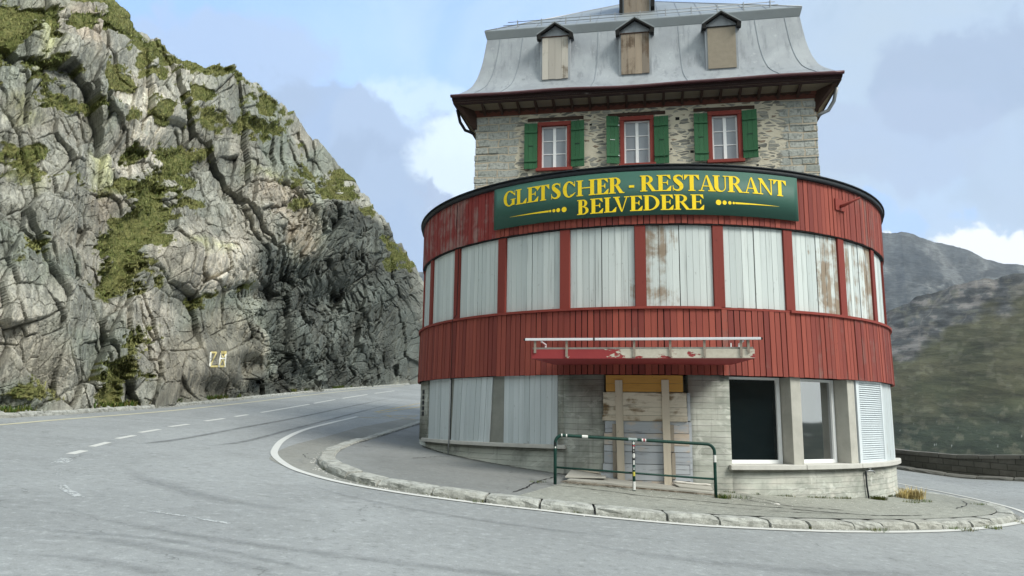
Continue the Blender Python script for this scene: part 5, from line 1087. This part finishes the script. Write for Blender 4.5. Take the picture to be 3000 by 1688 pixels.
    if ch == 'V': c = w_*.5; Q((.06, 1-se), (.30, 1-se), (c+.06, 0), (c-.03, 0)); Q((w_-.20, 1-se), (w_-.13, 1-se), (c+.07, .05), (c+.02, .05)); Rr(-.03, 1-se, .40, 1); Rr(w_-.33, 1-se, w_, 1)
    if ch == 'U': Rr(L, .30, L+st, 1); Rr(0, 1-se, L+st+.09, 1); Rr(w_-.20, .30, w_-.135, 1); Rr(w_-.30, 1-se, w_-.03, 1); 
    if ch == 'U':
        xl, xr = L, w_-.135; il, ir = L+st, w_-.20; n = 24
        for k in range(n):
            f = lambda t_, a, c, ry: ((a+c)/2+(c-a)/2*math.cos(t_), .30+ry*math.sin(t_)); p, q = math.pi*(1+k/n), math.pi*(1+(k+1)/n); g.append([f(p, xl, xr, .32), f(q, xl, xr, .32), f(q, il, ir, .24), f(p, il, ir, .24)])
    if ch == 'N': Rr(.13, 0, .20, 1-se); Rr(w_-.19, .0, w_-.12, 1); Q((.0, 1), (.27, 1), (w_-.12, .0), (w_-.22, .0)); Rr(.02, 0, .32, se); Rr(w_-.31, 1-se, w_, 1)
    if ch == '-': Rr(0, .0, w_, 1)
    return g
def letter(ch, p0, p1, z0, h, name='letter'):
    w_ = R(p1-p0)*RS/h; b = MB()
    for i, q in enumerate(glyph(ch, w_)):
        # cut long pieces so that they follow the curve of the board
        off = .006+.00025*(i % 9)
        P = [DP(p0+math.degrees(x*h/RS), RS+off, z0+y*h) for x, y in q]; b.poly(P)
        dz = -N*0
    return b.build(name, M_let, sign)
Z1, H1 = 6.345, .325
for ch, p0, p1 in [('G', -28.31, -25.25), ('L', -25.2, -22.6), ('E', -22.5, -19.95), ('T', -20.3, -17.55), ('S', -17.3, -15.0), ('C', -14.75, -12.1), ('H', -11.95, -8.2), ('E', -8.1, -5.7), ('R', -5.7, -2.9),
                   ('R', .2, 3.1), ('E', 3.3, 5.95), ('S', 6.05, 8.35), ('T', 8.3, 11.15), ('A', 11.0, 14.1), ('U', 13.7, 16.6), ('R', 16.55, 19.5), ('A', 19.7, 22.8), ('N', 22.65, 25.9), ('T', 25.9, 28.75)]:
    letter(ch, p0, p1, Z1+(.006 if p0 > 0 else -.006), H1)
letter('-', -1.88, -.9, 6.44, .048, 'hyphen')
for ch, p0, p1 in [('B', -11.8, -9.45), ('E', -9.25, -6.75), ('L', -6.6, -4.25), ('V', -4.75, -1.85), ('E', -1.75, .6), ('D', .75, 3.75), ('E', 3.9, 6.3), ('R', 6.4, 9.3), ('E', 9.45, 11.95)]: letter(ch, p0, p1, 5.955+.001*(p0+12), .305)
for s, z, off in ((-1, 6.097, 14.45), (1, 6.133, 14.68)):
    for ph_, rr in ((0, .054), (1.22 if s < 0 else 1.16, .042), (2.13 if s < 0 else 2.16, .034), (2.92 if s < 0 else 2.93, .025)):
        b = MB(); c0 = s*(off+ph_); b.poly([DP(c0+math.degrees(rr*math.cos(t_)/RS), RS+.006, z+rr*math.sin(t_)) for t_ in np.linspace(0, 2*math.pi, 25)[:-1]]); b.build('ornament_dot', M_let, sign)
    b = MB(); e0, e1 = s*(off+3.25), s*(off+12.3)
    for k in range(12):
        f0, f1 = k/12, (k+1)/12; q0, q1 = e0+(e1-e0)*f0, e0+(e1-e0)*f1; h0, h1 = .018*(1-f0)+.001, .018*(1-f1)+.001
        P = [DP(q0, RS+.006, z-h0), DP(q1, RS+.006, z-h1), DP(q1, RS+.006, z+h1), DP(q0, RS+.006, z+h0)]; b.poly(P if s > 0 else P[::-1])
    b.build('ornament_line', M_let, sign)

# ------------------------------------------------------------------ green guard rail in front of the boarded door
gl, gm_, gr_ = (.77, 13.01, .87), (2.10, 13.01, .77), (3.50, 13.11, .667)
grail = thing('guard_rail', 'dark green tubular guard rail covered in stickers before the boarded doorway', 'railing', gm_)
def hoop():
    L, Rr = Vector(gl), Vector(gr_); tl = Vector((L.x+.0, L.y, L.z+.82)); tr = Vector((Rr.x-.0, Rr.y, Rr.z+.895)); d = (tr-tl).normalized(); r = .13
    pts = [L-Vector((0, 0, .1)), L+Vector((0, 0, .4)), tl-Vector((0, 0, r))]
    for k in range(1, 7):
        a = math.pi/2*k/7; pts.append(tl-Vector((0, 0, r))+d*(r*(1-math.cos(a)))+Vector((0, 0, r*math.sin(a))))
    pts += [tl+d*r*1.0, tl+(tr-tl)*.5, tr-d*r]
    for k in range(1, 7):
        a = math.pi/2*k/7; pts.append(tr-d*r+d*(r*math.sin(a))-Vector((0, 0, r*(1-math.cos(a)))))
    pts += [tr-Vector((0, 0, r)), Rr+Vector((0, 0, .4)), Rr-Vector((0, 0, .1))]
    return pts, tl, tr
hp, tl_, tr_ = hoop()
b = MB(); b.tube(hp, .027, 14); b.build('hoop', M_rail, grail)
ml = Vector(gl)+Vector((.0, 0, .285)); mr = Vector(gr_)+Vector((0, 0, .317)); b = MB(); b.tube([ml+(mr-ml)*.008, ml+(mr-ml)*.992], .017, 10); b.build('middle_bar', M_rail, grail)
mt_ = tl_+(tr_-tl_)*((gm_[0]-gl[0])/(gr_[0]-gl[0])); b = MB(); b.tube([Vector(gm_)-Vector((0, 0, .1)), Vector((gm_[0], gm_[1], mt_.z-.02))], .025, 14); post = b.build('centre_post', M_rail, grail)
STK = {'w': plain('white_sticker', (.62, .62, .60), .5, var=.15, scale=40), 'k': plain('black_sticker', (.015, .015, .018), .4), 'r': plain('red_sticker', (.35, .04, .06), .5), 'y': plain('yellow_sticker', (.50, .45, .08), .5), 'g': plain('grey_tape', (.25, .30, .30), .4)}
def sticker(zb0, zb1, key, rad=.0262, x=gm_[0], y=gm_[1], a0=-150, a1=-20, rnd_=False):
    b = MB(); n = 10; base_z = gm_[2]
    for k in range(n):
        p, q = R(a0+(a1-a0)*k/n), R(a0+(a1-a0)*(k+1)/n)
        if rnd_:
            zc_ = (zb0+zb1)/2; hz = (zb1-zb0)/2; h0 = hz*math.sqrt(max(0, 1-(2*k/n-1)**2)); h1 = hz*math.sqrt(max(0, 1-(2*(k+1)/n-1)**2))
        else: zc_ = (zb0+zb1)/2; h0 = h1 = (zb1-zb0)/2
        b.poly([(x+rad*math.cos(p), y+rad*math.sin(p), zc_-h0), (x+rad*math.cos(q), y+rad*math.sin(q), zc_-h1), (x+rad*math.cos(q), y+rad*math.sin(q), zc_+h1), (x+rad*math.cos(p), y+rad*math.sin(p), zc_+h0)])
    b.build('sticker', STK[key], grail)
zm = gm_[2]; top = mt_.z-.03
sticker(top-.62+.30, top-.06, 'k', .0262, a0=-175, a1=-5)
for f0, f1, k_, rd, a_ in ((.00, .05, 'w', True, 40), (.06, .078, 'r', False, 60), (.085, .125, 'w', False, 22), (.15, .165, 'w', True, 25), (.19, .275, 'w', True, 55), (.31, .385, 'w', False, 32), (.42, .435, 'g', False, 50), (.445, .465, 'w', False, 28), (.50, .57, 'y', False, 50)):
    sticker(top-f1, top-f0, k_, .0268, a0=-95-a_, a1=-95+a_, rnd_=rd)
sticker(top-.82+.02, top-.66, 'w', .0265)
def rail_sticker(f, L, key):
    d = (tr_-tl_).normalized(); c = tl_+(tr_-tl_)*f; b = MB(); n = 8; Y_ = Vector((0, -1, 0)); Zv = d.cross(Y_)*-1
    Zv = Vector((0, 0, 1))
    for k in range(n):
        p, q = R(-60+150*k/n), R(-60+150*(k+1)/n); f_ = lambda t_: Y_*math.cos(t_)*.0285+Zv*math.sin(t_)*.0285
        b.poly([c-d*L/2+f_(p), c+d*L/2+f_(p), c+d*L/2+f_(q), c-d*L/2+f_(q)])
    b.build('sticker', STK[key], grail)
rail_sticker(.185, .10, 'w'); rail_sticker(.485, .15, 'g'); rail_sticker(.555, .075, 'w'); rail_sticker(.07, .02, 'w'); rail_sticker(.04, .02, 'w')
rail_sticker(.556, .03, 'r')
sticker(gr_[2]+.60, gr_[2]+.72, 'w', .0285, gr_[0], gr_[1]); sticker(gl[2]+.60, gl[2]+.63, 'w', .0285, gl[0], gl[1], -110, -60); sticker(gl[2]+.64, gl[2]+.70, 'k', .0284, gl[0], gl[1], -130, -50)

# ------------------------------------------------------------------ timber on the ground at the door
def gz(x, y, h=0.): return (x, y, float(zpave(x, y))+h)
def slab_q(mb, pts, h, th, rnd=.5, wear=.4):
    lo_ = [gz(x, y, h) for x, y in pts]; hi_ = [gz(x, y, h+th) for x, y in pts]; mb.hexa(lo_, hi_, rnd, wear)
dk = thing('wooden_door_step', 'low step of grey worn boards along the foot of the boarded doorway', 'step', gz(2.4, 13.8))
def lerp(a, c, t_): return (a[0]+(c[0]-a[0])*t_, a[1]+(c[1]-a[1])*t_)
fl, fr, bl, br_ = (1.0, 13.38), (3.66, 13.43), (1.30, 14.55), (3.62, 14.22)
for k in range(5):
    b = MB(); t0, t1 = k/5+.006, (k+1)/5-.006; P = [lerp(fl, bl, t0), lerp(fr, br_, t0), lerp(fr, br_, t1), lerp(fl, bl, t1)]; slab_q(b, P, .012, .035+rr_.uniform(0, .008), rr_.random(), .35); b.build('step_board', M_deck, dk)
b = MB(); slab_q(b, [(1.0, 13.34), (3.66, 13.39), (3.66, 13.37+.04), (1.0, 13.375)], .0, .03, .2, .9); b.build('front_edge_board', M_raw, dk)
for nm, lab, P, hs in (('loose_plank', 'warped grey plank lying left of the boarded door by the rail post', [(.98, 13.62), (1.72, 13.78), (1.80, 14.40), (1.16, 14.50)], (.055, .09, .06, .10)), ('loose_plank', 'grey plank with a white torn edge lying right of the boarded door', [(3.02, 13.72), (3.60, 13.66), (3.66, 14.05), (2.98, 14.05)], (.055, .055, .075, .07))):
    o = thing(nm, lab, 'plank', gz(*P[0]), 'loose planks at the doorway'); b = MB(); lo_ = [gz(x, y, h) for (x, y), h in zip(P, hs)]; hi_ = [(x, y, z+.022) for x, y, z in lo_]; b.hexa(lo_, hi_, .3, .4); b.build('board', M_deck, o, .003)
    b = MB(); i0, i1 = (3, 2); a_, c_ = Vector(hi_[i0]), Vector(hi_[i1]); pts = [a_+(c_-a_)*t_+Vector((0, rr_.uniform(-.01, .01), .012+rr_.uniform(0, .012))) for t_ in np.linspace(0, 1, 9)]; b.tube(pts, .014 if P[0][0] < 2 else .022, 6); b.build('torn_edge', plain('torn_white_paint', (.52, .50, .46), .8, var=.2, scale=20) if P[0][0] > 2 else M_batten, o)
r = random.Random(21); b = MB()
for k in range(120):
    x = r.uniform(.85, 2.0); y = 13.25+(x-.85)*.02+r.uniform(-.12, .12); a = r.uniform(-.6, .6); L = r.uniform(.03, .14); z = float(zpave(x, y))+r.uniform(.008, .03)
    d = Vector((math.cos(a), math.sin(a), r.uniform(-.1, .2)))*L; b.tube([Vector((x, y, z)), Vector((x, y, z))+d], r.uniform(.002, .006), 4, r.random())
tag(b.build('wood_splinters', M_raw), 'litter of brown splinters and straw behind the left rail post', 'debris', kind='stuff')

# ------------------------------------------------------------------ parapet beyond the right hand road
pp_ = smooth_line([(8, 60), (11, 40), (13, 31), (13.9, 27.2), (15.3, 25.6), (17.1, 24.2), (20, 21.5), (24, 17), (30, 10), (38, 0)], 8); PL = np.array(pp_); Tn = np.gradient(PL, axis=0); Tn /= np.linalg.norm(Tn, axis=1)[:, None]; Nr = np.stack([Tn[:, 1], -Tn[:, 0]], 1)
if Nr[20][0] < 0: Nr = -Nr
par = thing('parapet_wall', 'long low grey masonry parapet wall along the outer edge of the right road', 'wall', (16.4, 26, 0))
b = MB()
def pz(p): return float(zroad(min(p[0], parap_x(p[1])), p[1]))
def ph(p): return float(np.interp(p[1], [20, 24.2, 27.2, 40], [.72, .71, .52, .5]))
for k in range(len(PL)-1):
    a, c = PL[k], PL[k+1]; na, nc_ = Nr[k], Nr[k+1]; za, zc_ = pz(a), pz(c)
    b.hexa([(*a, za-.3), (*c, zc_-.3), (*(c+nc_*.4), zc_-.6), (*(a+na*.4), za-.6)][::1], [(*a, za+ph(a)), (*c, zc_+ph(c)), (*(c+nc_*.4), zc_+ph(c)), (*(a+na*.4), za+ph(a))])
b.build('masonry', M_parapet, par)
b = MB(); s_ = np.concatenate([[0], np.cumsum(np.linalg.norm(np.diff(PL, axis=0), axis=1))]); pos = 0; r = random.Random(31)
while pos < s_[-1]-.5:
    L = r.uniform(.45, .8); f = lambda s0: (np.array([np.interp(s0, s_, PL[:, 0]), np.interp(s0, s_, PL[:, 1])]), np.array([np.interp(s0, s_, Nr[:, 0]), np.interp(s0, s_, Nr[:, 1])]))
    (a, na), (c, nc_) = f(pos+.01), f(pos+L-.01); za, zc_ = pz(a)+ph(a)+.003, pz(c)+ph(c)+.003; h = .12+r.uniform(-.01, .015)
    b.hexa([(*(a-na*.03), za), (*(c-nc_*.03), zc_), (*(c+nc_*.43), zc_), (*(a+na*.43), za)], [(*(a-na*.03), za+h), (*(c-nc_*.03), zc_+h), (*(c+nc_*.43), zc_+h), (*(a+na*.43), za+h)], r.random()); pos += L
b.build('coping_stones', plain('parapet_coping', (.125, .12, .105), .95, var=.45, scale=2.5, bs=.5), par)
kerb_run('kerb', PL-Nr*.50, PL-Nr*.02, .10, .9, 8, plain('dark_kerb', (.13, .128, .115), .95, var=.4, scale=4))

# ------------------------------------------------------------------ small plants and stones
def tuft(x, y, n, h, cols, spread, label, name='grass_tuft', cat='grass tuft', group='weeds growing from the pavement joints', onroad=False, R_=.05):
    z = float((zroad if onroad else zpave)(x, y)); a = rng.uniform(0, 2*np.pi, n); rr = R_*np.sqrt(rng.random(n)); P = np.stack([x+rr*np.cos(a)*1.6, y+rr*np.sin(a), np.full(n, z)], 1); c = np.array(cols)[rng.integers(0, len(cols), n)]
    o = scatter_grass(name, P, h*rng.uniform(.5, 1.1, n), c, spread, 3, .07); o.location = (0, 0, 0)
    return tag(o, label, cat, group)
gC = [(.06, .11, .02), (.10, .13, .03), (.04, .08, .02), (.16, .14, .05)]; yC = [(.55, .45, .22), (.45, .36, .17), (.34, .27, .12)]
tuft(3.62, 13.12, 90, .10, gC, .8, 'green grass tuft at the foot of the right post of the green rail', R_=.09)
tuft(8.35, 16.1, 170, .26, yC+[(.55, .46, .24), (.48, .38, .18)], .9, 'tall dry straw coloured tuft at the right end of the annex wall', R_=.16)
tuft(7.30, 15.28, 240, .09, [(.05, .07, .015), (.08, .08, .025)], 1.0, 'round dark moss cushion beside the foot of the water pipe', 'moss_cushion', 'moss', R_=.10)
tuft(4.0, 13.35, 40, .07, gC, .9, 'sparse low weeds between slabs right of the rail', R_=.12)
tuft(8.3, 15.65, 90, .07, gC, 1., 'flat weeds on the pavement near the dry tuft', R_=.16)
tuft(7.9, 15.25, 60, .06, gC, 1., 'thin weeds on the pavement in front of the moss cushion', R_=.12)
tuft(7.35, 12.62, 110, .07, gC, .9, 'weeds at the kerb foot on the right, wider clump', onroad=True, R_=.16)
tuft(8.15, 13.15, 80, .07, gC, .9, 'weeds at the kerb foot near the tip, narrower clump', onroad=True, R_=.11)
tuft(9.55, 14.35, 90, .07, gC+yC[:1], .9, 'weeds in the kerb angle at the very tip of the pavement', onroad=True, R_=.15)
tuft(5.45, 11.62, 60, .08, gC, .9, 'small weeds at the kerb foot below the water pipe', onroad=True, R_=.14)
tuft(-.45, 10.84, 30, .06, gC, .7, 'grass growing from the kerb joint left of the rail', onroad=True, R_=.06)
tuft(.47, 13.02, 40, .05, gC, 1., 'low grass beside the left post of the rail', R_=.10)
tuft(9.75, 16.1, 50, .06, gC, 1., 'low weeds in the dark joint at the back of the pavement tip', R_=.14)
tuft(.95, 10.72, 22, .05, gC, .6, 'grass growing from the kerb joint below the left rail post', onroad=True, R_=.04)
# narrow line of weeds along the foot of the annex wall
n = 700; ph_ = rng.uniform(14, 68, n)**1.0; P = np.array([DP(p, 5.88+abs(rng.normal(0, .03)), 0) for p in ph_]); dens = vnoise(ph_*.6, ph_*0, 5) > -.08; P = P[dens]; P[:, 2] = zpave(P[:, 0], P[:, 1])
o = scatter_grass('wall_foot_weeds', P, rng.uniform(.02, .06, len(P)), np.array(gC)[rng.integers(0, 4, len(P))]*.8, 1., 3, .12); tag(o, 'moss and weeds along the foot of the round concrete wall', 'weeds', kind='stuff')
n = 500; s_k = rng.integers(60, len(KO)-20, n); P = np.array([KO[k]-NI[k]*abs(rng.normal(0, .025)) for k in s_k]); dens = vnoise(s_k*.35, s_k*0., 9) > .05; P = P[dens]; P = np.c_[P, zroad(P[:, 0], P[:, 1])]
o = scatter_grass('kerb_foot_weeds', P, rng.uniform(.02, .05, len(P)), np.array(gC)[rng.integers(0, 4, len(P))]*.8, 1., 3, .12); tag(o, 'tiny weeds along the foot of the granite kerb', 'weeds', kind='stuff')
def stone(x, y, s, label, seed):
    bm = bmesh.new(); bmesh.ops.create_icosphere(bm, subdivisions=2, radius=s); r = random.Random(seed)
    for v in bm.verts: v.co = Vector((v.co.x*1.6, v.co.y, v.co.z*.6))*(1+r.uniform(-.15, .15))
    m = bpy.data.meshes.new('stone'); bm.to_mesh(m); bm.free(); m.materials.append(M_sill); o = bpy.data.objects.new('stone', m); C.objects.link(o); o.location = gz(x, y, s*.4); tag(o, label, 'stone', 'small stones on the pavement')
stone(5.82, 14.72, .045, 'small white stone lying close to the foot of the concrete wall', 1); stone(4.44, 12.87, .035, 'small grey stone lying in the middle of the rough pavement', 2)
# grit in the gutter, fallen stones under the cliff
def gravel(name, pts, smin, smax, mat, label):
    b = MB(); r = random.Random(len(pts))
    for x, y, z in pts:
        s_ = r.uniform(smin, smax)**1.0; c = Vector((x, y, z+s_*.25)); a0 = r.uniform(0, 6.28); ring = [c+Vector((math.cos(a0+k*1.2566)*s_*r.uniform(.7, 1.3), math.sin(a0+k*1.2566)*s_*r.uniform(.5, 1), r.uniform(-.1, .2)*s_)) for k in range(5)]
        t_, u_ = c+Vector((r.uniform(-.2, .2)*s_, 0, s_*.7)), c-Vector((0, 0, s_*.5)); rn = r.random()
        for k in range(5): b.poly([ring[k], ring[(k+1) % 5], t_], rn); b.poly([ring[(k+1) % 5], ring[k], u_], rn)
    return tag(b.build(name, mat), label, 'gravel', kind='stuff')
n = 420; ks = rng.integers(20, len(KO)-30, n); gp_ = [KO[k]-NI[k]*abs(rng.normal(.03, .09)) for k in ks]; gravel('grit', [(p[0], p[1], float(zroad(*p))) for p in gp_], .006, .018, M_sill, 'grit and small stones in the gutter along the granite kerb')
n = 260; yy = rng.uniform(12, 50, n); gravel('fallen_stones', [(float(np.interp(q, fk[:, 1], fk[:, 0]))-.18-abs(rng.normal(0, .05)), q, float(zroad(-11.4, q))+.05) for q in yy], .03, .12, M_kerb, 'fallen stones lying between the far kerb and the cliff foot')
n = 160; gp_ = [(rng.uniform(1.5, 9), 0) for _ in range(n)]; gravel('pavement_grit', [(*DP(rng.uniform(-8, 62), rng.uniform(5.95, 8.2), 0)[:2], 0) for _ in range(1)] and [(p.x, p.y, float(zpave(p.x, p.y))+.006) for p in (DP(rng.uniform(-5, 58), rng.uniform(5.92, 7.6), 0) for _ in range(n))], .005, .016, M_sill, 'scattered grit on the rough pavement before the annex')
# grass fringe at the foot of the cliff, behind the far kerb
n = 5000; yy = rng.uniform(12, 60, n); P = np.stack([np.interp(yy, fk[:, 1], fk[:, 0])-.2-abs(rng.normal(0, .08, n)), yy, yy*0], 1); dens = (fbm(yy*.35, yy*0, 3, 77) > .02) | ((yy > 20.5) & (yy < 23.5)); P = P[dens]; P[:, 2] = zroad(P[:, 0], P[:, 1])+.06
o = scatter_grass('roadside_grass', P, rng.uniform(.08, .25, len(P)), np.array(gC)[rng.integers(0, 4, len(P))]*.9, .8, 3, .14); tag(o, 'fringe of rough grass between the far kerb and the cliff', 'grass', kind='stuff')
#@@HAZE
hz = MB(); HB = (-1500, 3400, -400, 4400, -200, 900)
HB = (-5200, 5200, -3300, 5200, -260, 1000)
x0, x1, y0, y1, z0, z1 = HB
hz.hexa([(x0, y0, z0), (x1, y0, z0), (x1, y1, z0), (x0, y1, z0)], [(x0, y0, z1), (x1, y0, z1), (x1, y1, z1), (x0, y1, z1)])
mh = bpy.data.materials.new('haze_air'); mh.use_nodes = True; t = NT(mh.node_tree); t.n.clear()
pv_ = t('VolumePrincipled', {'Color': (.80, .88, 1., 1), 'Density': .00007, 'Anisotropy': .2}); om = t('OutputMaterial'); t.l.new(pv_.outputs[0], om.inputs['Volume'])
ho = hz.build('haze', mh); tag(ho, 'thin blue mountain air', 'haze', kind='stuff')
